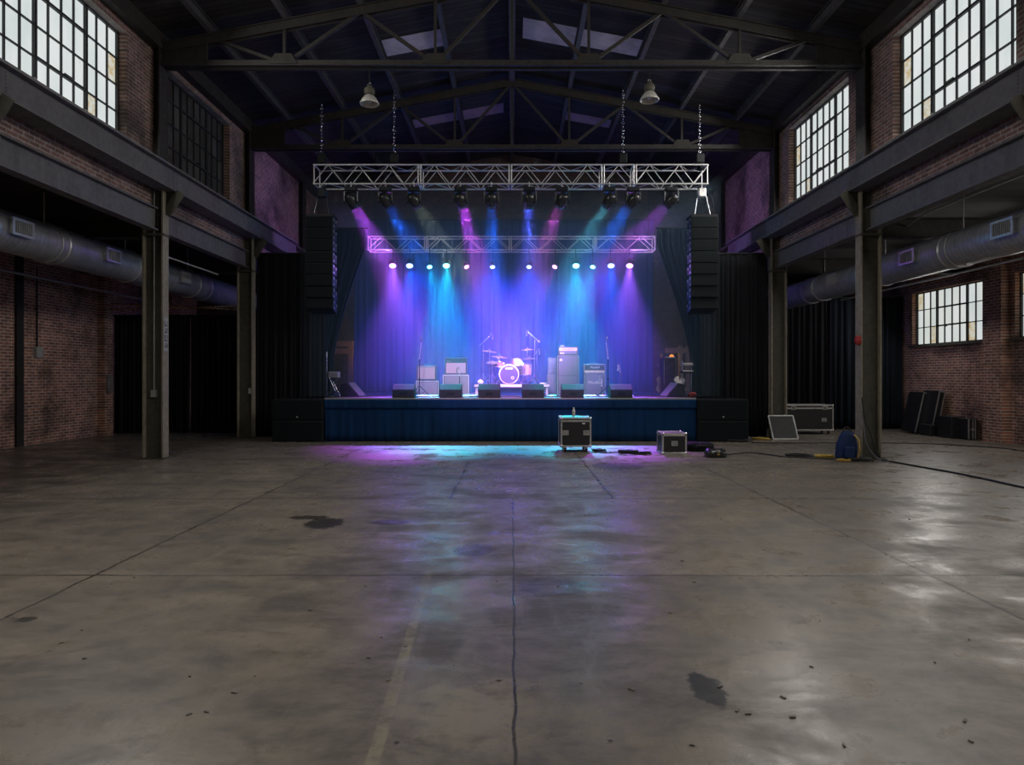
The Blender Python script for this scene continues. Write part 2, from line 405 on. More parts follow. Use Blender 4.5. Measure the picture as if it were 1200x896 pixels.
WN = [0]
def window(xg, side, y0, y1, z0, z1, ncol, nrow, bold_cols, bold_rows, gmat, glow_w=0, lcol=(1.0, .97, .93)):
    WN[0] += 1
    e = bpy.data.objects.new('window_%d' % WN[0], None); COL.objects.link(e); e['kind'] = 'structure'
    e.location = (xg, y0, z0); off = e.location.copy()
    MB().box(xg - .006, xg + .006, y0, y1, z0, z1).build('glass', gmat, e, off=off)
    f = MB()
    pw, ph = (y1 - y0) / ncol, (z1 - z0) / nrow
    for i in range(ncol + 1):
        t = .06 if i in (0, ncol) else (.055 if i in bold_cols else .02)
        f.cb((xg - side * .02, y0 + i * pw, (z0 + z1) / 2), (.04 if t < .05 else .07, t, z1 - z0))
    fb = MB()
    for j in range(nrow + 1):
        t = .06 if j in (0, nrow) else .022
        f.cb((xg - side * .02, (y0 + y1) / 2, z0 + j * ph), (.04 if t < .05 else .07, y1 - y0, t))
    f.build('window_frame', 'iron', e, off=off)
    if bold_cols and bold_rows:
        b0, b1 = bold_cols; ya, yb = y0 + b0 * pw, y0 + b1 * pw; za, zb = z0 + bold_rows[0] * ph, z0 + bold_rows[1] * ph
        p = MB()
        for z in (za, zb): p.cb((xg - side * .035, (ya + yb) / 2, z), (.05, yb - ya, .04))
        for y in (ya, yb): p.cb((xg - side * .035, y, (za + zb) / 2), (.05, .035, zb - za))
        p.tube((xg - side * .08, (ya + yb) / 2, za + .02), (xg - side * .2, (ya + yb) / 2, za - .06), .012)
        p.build('pivot_sash', 'iron', e, off=off)
    s = MB(); s.box(min(xg - side * .28, xg + side * .1), max(xg - side * .28, xg + side * .1), y0 - .05, y1 + .05, z0 - .07, z0 + .0)
    s.build('window_sill', 'steel_web', e, off=off)
    if glow_w:
        l = bpy.data.lights.new('daylight', 'AREA'); l.shape = 'RECTANGLE'; l.size = (y1 - y0) * .95; l.size_y = (z1 - z0) * .95
        l.energy = glow_w; l.color = lcol
        lo = bpy.data.objects.new('daylight', l); COL.objects.link(lo)
        lo.location = (xg - side * .66, (y0 + y1) / 2, (z0 + z1) / 2)
        d = Vector((-side, 0, -.75)).normalized()
        q = d.to_track_quat('-Z', 'Z'); lo.rotation_mode = 'QUATERNION'; lo.rotation_quaternion = q
DAY = 160
for i, (a, b) in enumerate(UPL):
    dark = i == 3
    window(-7.2, -1, a, b, WZ0, WZ1, 10, 4, (3, 7), (1, 3), 'glass_dark' if dark else 'glass', 0 if dark else DAY)
for i, (a, b) in enumerate(UPR):
    window(7.2, 1, a, b, WZ0, WZ1, 10, 4, (3, 7), (1, 3), 'glass', DAY)
for i, (a, b) in enumerate(LOW):
    window(12.08, 1, a, b, LZ0, LZ1, 10, 3, (3, 7), (1, 2), 'glass_low', 52)

# fill light added at the wall behind the camera, no door there
l = bpy.data.lights.new('rear_fill_light', 'AREA'); l.shape = 'RECTANGLE'; l.size = 9; l.size_y = 4.2; l.energy = 22; l.color = (1.0, .93, .84)
lo = bpy.data.objects.new('rear_fill_light', l); COL.objects.link(lo); lo.location = (0, YF + .1, 2.4); lo.rotation_euler = (PI / 2, 0, PI)
lo.rotation_mode = 'QUATERNION'; lo.rotation_quaternion = Vector((0, 1, 0)).to_track_quat('-Z', 'Z')

# wall trims: pilasters, channel, ledges
struct(MB().box(XE - .22, XE, 16.3, 16.95, 0, 4.9).build('trim_1', 'brickx'))
struct(MB().box(XW, XW + .06, 15.5, 15.72, 0, 4.7).build('trim_2', 'steel_roof'))
struct(MB().box(XW, XW + .2, 18.6, 19.0, 0, 4.9).build('trim_3', 'brickx'))
for s, n in ((-1, 4), (1, 5)):      # sill ledge on the girder in front of the clerestory wall
    struct(MB().box(min(s * 6.74, s * 7.0), max(s * 6.74, s * 7.0), YF, YB, 5.66, 5.72).build('trim_%d' % n, 'steel_web'))
    # eaves plate where wall meets roof
    struct(MB().box(min(s * 6.8, s * 7.0), max(s * 6.8, s * 7.0), YF, YB, 7.97, 8.28).build('trim_%d' % (n + 2), 'steel_roof'))

# ------------------------------------------------------------------ steel frame
def ibeam_y(mb, xc, z0, z1, y0, y1, fw, t=.025, web=.02):
    mb.box(xc - fw / 2, xc + fw / 2, y0, y1, z0, z0 + t); mb.box(xc - fw / 2, xc + fw / 2, y0, y1, z1 - t, z1)
    mb.box(xc - web / 2, xc + web / 2, y0, y1, z0 + t, z1 - t)
SIDE = {-1: 'left', 1: 'right'}
for s in (-1, 1):
    t = thing('crane_girder', 'long painted steel girder running under the clerestory windows along the %s side' % SIDE[s], 'girder', (s * 6.7, 6, 5.2), 'clerestory girders')
    g = MB(); x = s * 6.7
    g.box(x - .16, x + .16, YF, 20.9, 5.2, 5.225); g.box(x - .2, x + .2, YF, 20.9, 5.615, 5.65)
    g.box(min(x - s * .09, x - s * .07), max(x - s * .09, x - s * .07), YF, 20.9, 5.225, 5.615)
    g.build('web', 'steel_gird', t, off=t.location)
    for c in CLY[:3]:
        rv = MB(); rv.box(min(x - s * .085, x - s * .095), max(x - s * .085, x - s * .095), c + .1, c + .31, 5.24, 5.6)
        for zz in (5.27, 5.32, 5.37, 5.42, 5.47, 5.52, 5.57):
            for dy in (.05, .16): rv.sphere((x - s * .097, c + .1 + dy, zz), .013, 8)
        rv.build('splice_plate', 'steel_gird', t, off=t.location)
LG = {(-1, 1): 'nearest', (-1, 2): 'next to the stage'}
for s in (-1, 1):
    for i in (0, 1, 2):
        y0, y1 = CLY[i] + .24, CLY[i + 1] - .02
        t = MB(); x = s * 6.93
        ibeam_y(t, x, 4.42, 4.86, y0, y1, .2)
        t.box(min(x - s * .03, x - s * .05), max(x - s * .03, x - s * .05), y0, y0 + .3, 4.45, 4.83)
        o = t.build('lintel_girder', 'steel_gird', recenter=True)
        tag(o, ('lower rust-stained steel beam on the %s side, ' % SIDE[s]) + ('between camera and first column', 'between first and second column', 'behind the black drape beside the stage')[i], 'girder', 'lower beams between columns')
DESC = {(-1, 1): 'rusty steel column on the left with a conduit and paper notice', (1, 1): 'rusty steel column on the right with cables and bag at its foot',
        (-1, 2): 'rusty steel column against the black drape left of the stage', (1, 2): 'rusty steel column beside the flight case right of the stage',
        (-1, 3): 'dark steel post between brick panels high left of stage', (1, 3): 'dark steel post between brick panels high right of stage',
        (-1, 0): 'steel column bracket cut off by the left photo edge', (1, 0): 'steel column bracket cut off by the right photo edge'}
for s in (-1, 1):
    for i, y in enumerate(CLY):
        t = thing('steel_column', DESC[(s, i)], 'column', (s * 6.95, y + .11, 0), 'steel columns'); off = t.location
        xi, xo = s * 6.75, s * 7.15
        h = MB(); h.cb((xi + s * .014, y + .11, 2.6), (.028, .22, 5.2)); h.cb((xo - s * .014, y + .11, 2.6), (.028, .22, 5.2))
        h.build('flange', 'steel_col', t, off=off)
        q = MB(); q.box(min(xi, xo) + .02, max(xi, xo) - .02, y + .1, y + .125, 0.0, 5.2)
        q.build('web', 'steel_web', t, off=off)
        u = MB(); u.box(min(s * 6.82, s * 6.845), max(s * 6.82, s * 6.845), y, y + .34, 5.66, 8.22); u.box(min(s * 6.84, s * 7.02), max(s * 6.84, s * 7.02), y + .15, y + .19, 5.66, 8.22)
        u.build('upper_post', 'steel_roof', t, off=off)
        b = MB(); b.cb((s * 6.95, y + .11, .015), (.5, .3, .03)); b.build('base_plate', 'steel_web', t, off=off)
        if i < 3:
            kp = MB(); kp.prism([(xi, 4.8), (s * 6.46, 5.2), (xi, 5.2)], 'y', y + .12, y + .14)
            kp.build('bracket_plate', 'steel_roof', t, off=off); k = MB()
            k.bar((xi - s * .005, y + .11, 4.75), (s * 6.46, y + .11, 5.19), .18, .025, (0, 1, 0))
            k.build('bracket', 'steel_web', t, off=off)
            k = MB(); k.box(min(xi, xo) - .02, max(xi, xo) + .02, y - .01, y + .23, 4.33, 4.37); k.build('collar', 'steel_web', t, off=off)
        if s == -1 and i == 1:
            c = MB(); c.tube((-6.96, y + .075, 1.32), (-6.96, y + .075, 5.2), .014); c.box(-7.01, -6.91, y + .04, y + .1, 1.2, 1.34); c.build('conduit', 'greyplastic', t, off=off)
            nb = MB(); nb.box(-6.748, -6.7435, y + .03, y + .19, 2.1, 2.75); nt = nb.build('notice', 'greyplastic', t, off=off)
            nk = MB()
            for j, (a, d) in enumerate(((.0, .1), (.14, .09), (.27, .12), (.43, .08))):
                zz = 2.68 - a; nk.box(-6.7435, -6.7415, y + .06, y + .165, zz - d, zz - d + .02); nk.box(-6.7435, -6.7415, y + .06 + .03 * (j % 2), y + .08 + .03 * (j % 2), zz - d, zz)
                nk.box(-6.7435, -6.7415, y + .145, y + .165, zz - d * .6, zz)
            nk.build('lettering', 'black', nt, off=None if False else off)
        if i == 2 and s == -1:
            c = MB(); c.box(-6.87, -6.78, y + .02, y + .1, 1.15, 1.3); c.build('junction_box', 'greyplastic', t, off=off)
        if s == 1 and i == 1:
            c = MB(); c.lathe([(0, 0), (.09, 0), (.1, .03), (.085, .06), (0, .075)], (6.75, y + .06, 2.3), (-1, 0, 0)); c.build('alarm_bell', 'red', t, off=off)
    for i, y in enumerate(CLY[:3]):
        xs = sorted((s * 7.13, (XE if s > 0 else XW)))
        o = MB(); o.box(xs[0], xs[1], y + .08, y + .28, 4.3, 4.33); o.box(xs[0], xs[1], y + .08, y + .28, 4.67, 4.7); o.box(xs[0], xs[1], y + .17, y + .19, 4.33, 4.67)
        o = o.build('cross_girder', 'steel_roof', recenter=True)
        tag(o, 'dark steel cross beam over the %s aisle, %s from the camera' % (SIDE[s], ORD[i]), 'girder', 'aisle cross beams')

def tchord(x): return 9.29 - .19 * abs(x)
for ti, y in enumerate((13.2, 17.75)):
    zb = 7.7 if ti == 0 else 7.6
    t = thing('roof_truss', ('nearest riveted steel roof truss spanning the hall above the pendant lamps', 'second steel roof truss, just in front of the stage lighting truss')[ti], 'truss', (0, y + .15, zb), 'roof trusses'); off = t.location
    yc = y + .15
    c = MB()
    for dy in (-.06, .06):
        c.box(-6.8, 6.8, yc + dy - .006, yc + dy + .006, zb - .07, zb + .06)
        c.box(-6.8, 6.8, yc + min(dy, dy * 2.2), yc + max(dy, dy * 2.2), zb - .07, zb - .05)
    c.build('bottom_chord', 'steel_roof', t, off=off)
    c = MB()
    for s in (-1, 1):
        for dy in (-.06, .06): c.bar((0, yc + dy, tchord(0)), (s * 6.8, yc + dy, tchord(6.8)), .02, .17)
        c.bar((0, yc, tchord(0) + .08), (s * 6.8, yc, tchord(6.8) + .08), .24, .02)
    c.build('top_chord', 'steel_roof', t, off=off)
    for s in (-1, 1):
        for a, b in (((2.95, 1), (1.5, 0)), ((2.95, 1), (4.45, 0)), ((0, 1), (1.5, 0)), ((5.8, 1), (4.45, 0))):
            p = [(s * q, yc, tchord(q) if up else zb) for q, up in (a, b)]
            MB().bar(p[0], p[1], .06, .07, (0, 1, 0)).build('diagonal', 'steel_roof', t, off=off)
        for q in (1.5, 4.45):
            MB().bar((s * q, yc, zb), (s * q, yc, tchord(q)), .05, .06).build('post', 'steel_roof', t, off=off)
        g = MB(); g.prism([(s * 6.8, zb - .06), (s * 5.95, zb - .06), (s * 5.95, tchord(5.95)), (s * 6.8, tchord(6.8))], 'y', yc - .02, yc + .02); g.build('end_gusset', 'steel_roof', t, off=off)
        for q in (1.5, 4.45):
            MB().prism([(s * q - .28, zb - .02), (s * q + .28, zb - .02), (s * q + .16, zb + .18), (s * q - .16, zb + .18)], 'y', yc - .085, yc + .085).build('gusset', 'steel_roof', t, off=off)
    MB().bar((0, yc, zb), (0, yc, tchord(0)), .05, .06).build('post', 'steel_roof', t, off=off)

for s in (-1, 1):
    for i, x in enumerate((1.5, 2.95, 4.4, 5.85)):
        zt = roofz(x) - .02; o = MB(); ibeam_y(o, s * x, zt - .2, zt, YF, YB, .1, .02, .014)
        tag(o.build('roof_purlin', 'steel_purlin', recenter=True), 'steel purlin under the roof boards, %s to the %s of the ridge beam' % (ORD[i], SIDE[s]), 'purlin', 'roof purlins')
o = MB(); ibeam_y(o, 0, 9.3, 9.57, YF, YB, .14, .025)
tag(o.build('ridge_beam', 'steel_purlin', recenter=True), 'steel ridge beam along the centre line of the roof', 'beam')
def roof_sheet(x0, x1, y0, y1, lab, mat):
    m = MB(); n = 24; vs = []; 
    for i in range(n + 1):
        yy = y0 + (y1 - y0) * i / n
        for x in (x0, x1): vs.append((x, yy, roofz(x) - .025 + .008 * math.cos(i * PI)))
    m.add(vs, [(2 * i, 2 * i + 1, 2 * i + 3, 2 * i + 2) for i in range(n)])
    tag(m.build('roof_sheet', mat, solid=.008, recenter=True), lab, 'roof sheet', 'corrugated sheets let into the roof')
roof_sheet(.25, 1.44, 15.1, 16.0, 'pale corrugated roof sheet right of the ridge, the brightest one', 'sheet')
roof_sheet(1.56, 2.89, 15.1, 15.85, 'corrugated roof sheet tinted by purple light, second to the right of the ridge', 'sheet')
roof_sheet(-2.89, -1.56, 15.1, 15.85, 'pale corrugated roof sheet left of the ridge above the nearest truss', 'sheet')
roof_sheet(-1.44, -.25, 19.8, 20.5, 'dim corrugated roof sheet beyond the second truss, next to ridge on left', 'sheet_dim_lit')
roof_sheet(-2.89, -1.56, 19.8, 20.4, 'dim reddish corrugated roof sheet beyond the second truss, further left', 'sheet_dim_lit')
roof_sheet(1.56, 2.89, 19.8, 20.4, 'dim reddish corrugated roof sheet beyond the second truss, right side', 'sheet_dim_lit')

# pendant lamps
def pendant(x, lab):
    zb = 6.93 if x < 0 else 7.0
    t = thing('pendant_lamp', lab, 'lamp', (x, 13.35, zb), 'high bay pendant lamps')
    MB().tube((0, 0, .3), (0, 0, 7.64 - zb), .008).build('cord', 'black', t)
    h = MB().lathe([(0, .36), (.045, .36), (.05, .32), (.09, .3), (.105, .26), (.1, .2), (.07, .17), (0, .17)], n=20).build('housing', 'steel_web', t)
    MB().torus((0, 0, .38), .03, .006, (0, 1, 0), 14).build('hook', 'chrome', h)
    MB().lathe([(.06, .17), (.1, .145), (.15, .08), (.19, 0), (.182, -.012), (.175, 0), (.135, .08), (.085, .14), (.05, .165)], n=28).build('reflector', 'lampglass', t)
    MB().sphere((0, 0, .08), .05, 12, (1, 1, 1.3)).build('bulb', 'white', t)
pendant(wx(433, 13.35), 'unlit high bay pendant lamp hanging left of the ridge beam')
pendant(wx(761, 13.35), 'unlit high bay pendant lamp hanging right of the ridge beam')

# ducts
def duct(s, yend, xd, zd, rad, vents, lab):
    t = thing('air_duct', lab, 'duct', (xd, 12, zd), 'spiral ventilation ducts'); off = t.location
    n = 40; b = MB()
    b.lathe([(rad, YF + .3), (rad, yend), (rad * .96, yend + .05), (0, yend + .06)], (xd, 0, zd), (0, 1, 0), n)
    b.build('duct_pipe', 'galv', t, off=off)
    for y in (9.6, 12.6, 15.6, 18.6):
        MB().lathe([(rad, y), (rad + .02, y + .01), (rad + .02, y + .06), (rad, y + .07)], (xd, 0, zd), (0, 1, 0), n).build('joint_band', 'galv', t, off=off)
    for y in (9.0, 12.4, 15.0, 17.9):
        h = MB(); h.tube((xd, y, zd + rad), (xd, y, 4.95), .012); h.torus((xd, y, zd), rad + .012, .01, (0, 1, 0), 30, 5); h.build('hanger', 'alu', t, off=off)
    for y in vents:
        xv = xd - s * (rad + .06); v = MB()
        v.box(min(xv, xd - s * rad * .8), max(xv, xd - s * rad * .8), y - .22, y + .22, zd - .1, zd + .14)
        vo = v.build('vent_collar', 'galv', t, off=off)
        f = MB(); xx = (min(xv, xv - s * .02), max(xv, xv - s * .02))
        for z0, z1, a, b2 in ((zd + .12, zd + .16, -.25, .25), (zd - .12, zd - .08, -.25, .25), (zd - .08, zd + .12, -.25, -.21), (zd - .08, zd + .12, .21, .25)):
            f.box(xx[0], xx[1], y + a, y + b2, z0, z1)
        f.build('grille_frame', 'caseedge', vo, off=off)
        g = MB()
        for q in range(10): g.box(xx[0] + .004, xx[1] - .004, y - .2 + q * .043, y - .185 + q * .043, zd - .08, zd + .12)
        g.build('grille', 'greyplastic', vo, off=off)
        MB().box(min(xv, xv - s * .003), max(xv, xv - s * .003), y - .21, y + .21, zd - .08, zd + .12).build('vent_shade_sheet', 'black', vo, off=off)  # black sheet stands in for the shaded inside of the vent
XD_L, ZD_L = -8.5, 4.03
XD_R, ZD_R = 8.2, 3.94
duct(-1, 22, XD_L, ZD_L, .345, (11.3, 13.87, 16.96), 'galvanised spiral duct with three vents along the left aisle')
duct(1, 20.3, XD_R, ZD_R, .335, (10.87, 13.5, 16.7), 'galvanised spiral duct with three vents along the right aisle')
def conduit_run(pts, r, lab, mat='greyplastic', name='pipe'):
    tag(MB().path(pts, r, 6).build(name, mat, recenter=True), lab, 'pipe', 'pipes under the aisle roof')
conduit_run([(9.15, 6, 3.72), (9.15, 13.5, 3.72), (9.15, 19, 3.72)], .02, 'thin pale pipe running below the right duct', 'caseedge')
conduit_run([(7.6, 8, 4.6), (7.6, 12.5, 4.6), (7.8, 14, 4.5), (9.4, 14.2, 4.5)], .018, 'thin pipe above the right duct bending toward the outer wall', 'greyplastic')
conduit_run([(10.4, 8, 4.55), (10.4, 14, 4.55), (10.4, 20.5, 4.55)], .03, 'pipe under the right aisle roof beside the windows')
conduit_run([(-10.3, 8, 3.75), (-10.3, 14, 3.75), (-10.3, 19.5, 3.75)], .03, 'pipe along the left aisle beyond the duct')
conduit_run([(-7.5, 14, 4.2), (-7.5, 17.4, 4.2)], .02, 'thin pipe behind the left lower beam near second column')
conduit_run([(-11.1, 18.9, 3.62), (-9.4, 18.9, 3.5), (-7.2, 18.9, 3.55)], .025, 'pipe crossing above the left aisle drape', 'brass')
conduit_run([(-11.1, 18.7, 3.42), (-9.2, 18.75, 3.52), (-7.2, 18.8, 3.42)], .02, 'sagging thin pipe crossing just above left aisle drape', 'brass')
# electrical box on left wall
t = thing('wall_socket', 'grey electrical box with conduit on the left brick wall', 'electrical box', (XW + .05, 16.2, 2.05)); off = t.location
MB().box(XW, XW + .1, 16.1, 16.32, 2.05, 2.3).build('box', 'greyplastic', t, bevel=.01, off=off)
MB().tube((XW + .03, 16.2, 2.3), (XW + .03, 16.2, 4.2), .014).build('conduit', 'black', t, off=off)
tag(MB().box(XW + .2, XW + .27, 18.65, 18.88, 1.15, 1.65).build('fuse_box', 'concpad', bevel=.01, recenter=True), 'grey panel mounted on left brick wall near the drape', 'panel')
tag(MB().tube((11.85, 17.0, .9), (11.85, 17.0, 3.9), .02).build('wall_pipe', 'steel_web', recenter=True), 'vertical pipe on the right brick wall below the window', 'pipe')

# ------------------------------------------------------------------ drapes
def curtain_mesh(mb, xa, xb, y, za, zb, folds, amp, left=None, right=None, nz=14, ph=0.0, seed=1):
    rn = random.Random(seed); n = max(24, int(folds * 7)); vs = []
    fr = [rn.uniform(.75, 1.3) for _ in range(4)]; pp = [rn.uniform(0, 6.28) for _ in range(4)]
    for j in range(nz + 1):
        z = za + (zb - za) * j / nz; t = j / nz
        x0 = left(t) if left else xa; x1 = right(t) if right else xb
        for i in range(n + 1):
            u = i / n
            a = 2 * PI * folds * u
            dy = amp * (.6 * math.sin(a + ph) + .3 * math.sin(a * .43 * fr[0] + pp[0]) + .25 * math.sin(a * 1.7 * fr[1] + pp[1])) * (.65 + .5 * (1 - t))
            vs.append((x0 + (x1 - x0) * u + .02 * math.sin(a * .5 + t * 2 + pp[2]), y + dy, z))
    w = n + 1
    mb.add(vs, [(j * w + i, j * w + i + 1, (j + 1) * w + i + 1, (j + 1) * w + i) for j in range(nz) for i in range(n)], True)
def drape(name, label, mat, *a, group=None, batten=None, **k):
    m = MB(); curtain_mesh(m, *a, **k)
    xs = [v[0] for v in m.v]; t = thing(name, label, 'curtain', (sum(xs) / len(xs), a[2], a[3]), group)
    m.build('cloth', mat, t, solid=.012, off=t.location)
    MB().tube((min(xs) - .05, a[2], a[4] + .02), (max(xs) + .05, a[2], a[4] + .02), .024).build('batten', 'black', t, off=t.location)
    return t
drape('drape', 'tall black drape standing left of the stage beside the column', 'drape', -6.75, -4.95, 18.12, .01, 4.84, 14, .07, seed=2, group='black masking drapes')
drape('drape', 'tall black drape standing right of the stage beside the column', 'drape', 5.0, 6.75, 18.12, .01, 4.84, 14, .07, seed=3, group='black masking drapes')
drape('drape', 'black drape closing the left aisle, nearer the brick wall', 'drape', -11.25, wx(223, 19.3) - .015, 19.3, .01, 3.3, 18, .06, seed=4, group='black masking drapes')
drape('drape', 'black drape closing the left aisle, nearer the stage', 'drape', wx(223, 19.3) + .015, -6.8, 19.3, .01, 3.3, 14, .06, seed=5, group='black masking drapes')
drape('drape', 'black drape closing the right aisle behind the large flight case', 'drape', 6.8, 9.6, 20.75, .01, 3.98, 16, .08, seed=6, group='black masking drapes')
M['aisle_drape'] = fabric('blue_black_drape', (.013, .017, .026), .9)
drape('drape', 'dark blue-black drape beside the right aisle window', 'aisle_drape', 9.65, 11.85, 20.75, .01, 3.98, 11, .1, seed=7, group='black masking drapes')
def swag(t, s): 
    # t=0 at floor, 1 at top : x of the free (stage side) edge
    z = 1.08 + t * 4.7
    if z < 2.1: e = 5.02
    else:
        q = min(1, (z - 2.1) / 3.2); e = 5.02 - .95 * q ** 1.25
    return s * e
drape('stage_curtain', 'dark blue stage curtain tied back on the left of the stage', 'leg', 0, 0, 19.2, 1.08, 5.75, 11, .08, left=lambda t: -5.75, right=lambda t: swag(t, -1), nz=24, seed=8, group='tied stage curtains')
drape('stage_curtain', 'dark blue stage curtain tied back on the right of the stage', 'leg', 0, 0, 19.2, 1.08, 5.75, 11, .08, left=lambda t: swag(t, 1), right=lambda t: 5.75, nz=24, seed=9, group='tied stage curtains')
drape('backdrop_curtain', 'wide pleated cloth across the back of the stage, lit blue and purple', 'backdrop', wx(416, 22.6), wx(766, 22.6), 22.6, 1.08, wz(258, 22.6), 46, .03, seed=10)

# backstage timber frames seen past the ends of the backdrop
def frame(name, lab, x0, x1, d, posts, beams, mat='wood'):
    t = thing(name, lab, 'frame', ((x0 + x1) / 2, d, 1.07)); off = t.location
    for px in posts: MB().box(wx(px, d) - .07, wx(px, d) + .07, d - .05, d + .05, 1.07, wz(405, d)).build('post', mat, t, off=off)
    for y in beams: MB().box(x0, x1, d - .06, d + .06, wz(y + 3.5, d), wz(y - 2.5, d)).build('rail', mat, t, off=off)
frame('timber_frame', 'brown timber door frame showing behind the left stage curtain', wx(380, 23.4), wx(414, 23.4), 23.4, (384, 411), (402, 411))
frame('timber_frame', 'dim timber frame showing behind the right stage curtain', wx(780, 23.4), wx(808, 23.4), 23.4, (797, 806), (410,), 'wood')

# ------------------------------------------------------------------ stage
SZ = 1.07; SX0, SX1 = wx(380, 16.8), wx(816, 16.8)
t = thing('stage', 'raised black stage with dark blue cloth skirt along the front', 'stage', ((SX0 + SX1) / 2, 20, 0)); off = t.location
MB().box(SX0, SX1, 16.86, 18.4, SZ - .12, SZ).box(-5.9, 5.9, 18.4, 24.3, SZ - .12, SZ).build('deck', 'deck', t, off=off, bevel=.005)
MB().box(SX0, SX1, 16.82, 16.86, SZ - .035, SZ + .004).build('edge_trim', 'caseedge', t, off=off)
m = MB(); curtain_mesh(m, SX0, SX1, 16.8, .012, SZ - .03, 40, .016, seed=11, nz=5); m.build('skirt', 'skirt', t, off=off, solid=.006)
m = MB(); curtain_mesh(m, SX0, SX1, 16.765, SZ - .26, SZ - .03, 34, .014, seed=12, nz=4); m.build('valance', 'skirt', t, off=off, solid=.006)
for x in (-4.4, -2.2, 0, 2.2, 4.3):
    for y in (17.3, 20.5, 23.8): MB().box(x - .04, x + .04, y - .04, y + .04, 0, SZ - .12).build('leg', 'steel_web', t, off=off)

def speaker_sub(x0, x1, z0, z1, y0, lab):
    t = thing('subwoofer', lab, 'speaker', ((x0 + x1) / 2, y0 + .45, z0), 'subwoofers beside the stage'); off = t.location
    MB().box(x0, x1, y0 + .03, y0 + .85, z0, z1).build('cabinet', 'black', t, bevel=.012, off=off)
    MB().box(x0 + .03, x1 - .03, y0 + .012, y0 + .035, z0 + .03, z1 - .03).build('grille', 'grille', t, bevel=.004, off=off)
    if z0 > .3: MB().box((x0 + x1) / 2 - .02, (x0 + x1) / 2 + .02, y0, y0 + .012, z0 + .07, z0 + .1).build('badge', 'greyplastic', t, off=off)
for s, (a, b) in ((-1, (318, 378)), (1, (818, 878))):
    xa, xb = sorted((wx(a, 16.65), wx(b, 16.65)))
    for k in range(2):
        speaker_sub(xa, xb, k * .525 + .005, k * .525 + .52, 16.65, 'wide black subwoofer at the %s stage corner, %s of the pair' % (SIDE[s], ('lower', 'upper')[k]))

# ------------------------------------------------------------------ lighting trusses
def box_truss(name, lab, x0, x1, y, z0, z1, joints, dep, r, off_group):
    t = thing(name, lab, 'truss', ((x0 + x1) / 2, y, z0), off_group); off = t.location
    xs = [x0] + joints + [x1]
    ya, yb = y - dep / 2, y + dep / 2
    for a, b in zip(xs, xs[1:]):
        m = MB()
        for yy in (ya, yb):
            for zz in (z0, z1): m.tube((a + .01, yy, zz), (b - .01, yy, zz), r, 10)
        n = max(2, round((b - a) / .4)); st = (b - a) / n
        for k in range(n):
            xa, xb = a + k * st, a + (k + 1) * st
            for yy in (ya, yb):
                m.tube((xa, yy, z0 if k % 2 == 0 else z1), (xb, yy, z1 if k % 2 == 0 else z0), r * .48, 6)
            for zz in (z0, z1):
                m.tube((xa, ya if k % 2 else yb, zz), (xb, yb if k % 2 else ya, zz), r * .42, 6)
        for xx in (a + .03, b - .03):
            for yy in (ya, yb): m.tube((xx, yy, z0), (xx, yy, z1), r * .8, 8)
            for zz in (z0, z1): m.tube((xx, ya, zz), (xx, yb, zz), r * .8, 8)
        m.build('truss_section', 'alu', t, off=off)
    return t
FT = box_truss('lighting_truss', 'front aluminium box truss hung above the stage edge with moving heads', wx(370, 17.2), wx(827, 17.2), 17.2, wz(218.5, 17.2), wz(196.5, 17.2),
               [wx(493, 17.2), wx(598, 17.2), wx(705, 17.2), wx(742, 17.2)], .5, .021, 'lighting trusses')
RT = box_truss('lighting_truss', 'rear aluminium box truss over the drum kit with a row of bright spotlights', wx(432, 20.5), wx(767, 20.5), 20.5, wz(294, 20.5), wz(278.5, 20.5),
               [wx(499.5, 20.5), wx(598, 20.5), wx(697, 20.5)], .4, .017, 'lighting trusses')
# hoists and chains
for i, (px, d, zt) in enumerate(((377, 17.2, wz(197, 17.2)), (462, 17.2, wz(197, 17.2)), (730, 17.2, wz(197, 17.2)), (820, 17.2, wz(197, 17.2)))):
    x = wx(px, d); t = thing('chain_hoist', 'chain hoist lifting the front lighting truss, %s from the left' % ORD[i], 'hoist', (x, d, zt), 'chain hoists on the front truss')
    m = MB(); ztop = roofz(x) - .22
    for k in range(int((ztop - zt - .3) / .09)):
        m.torus((0, 0, .42 + k * .09), .03, .009, (1, 0, 0) if k % 2 else (0, 1, 0), 10, 4, (1, 1.5) if False else (1, 1))
    m.build('chain', 'chrome', t)
    b = MB(); b.box(-.1, .1, -.08, .08, .12, .36); b.build('motor', 'black', t, bevel=.02)
    MB().torus((0, 0, .07), .06, .014, (0, 1, 0), 16, 6).build('hook', 'chrome', t)
    MB().lathe([(.075, .0), (.095, -.02), (.08, -.16), (0, -.17)], (.02, .02, .12), n=14).build('chain_bag', 'drape', t)
for i, px in enumerate((440, 600, 760)):
    x = wx(px, 20.5); z0 = wz(278, 20.5)
    tag(MB().tube((x, 20.5, z0), (x, 20.5, roofz(x) - .01), .01).build('steel_cable', 'black', recenter=True), 'thin suspension cable holding up the rear truss, %s from the left' % ORD[i], 'cable', 'rear truss suspension cables')

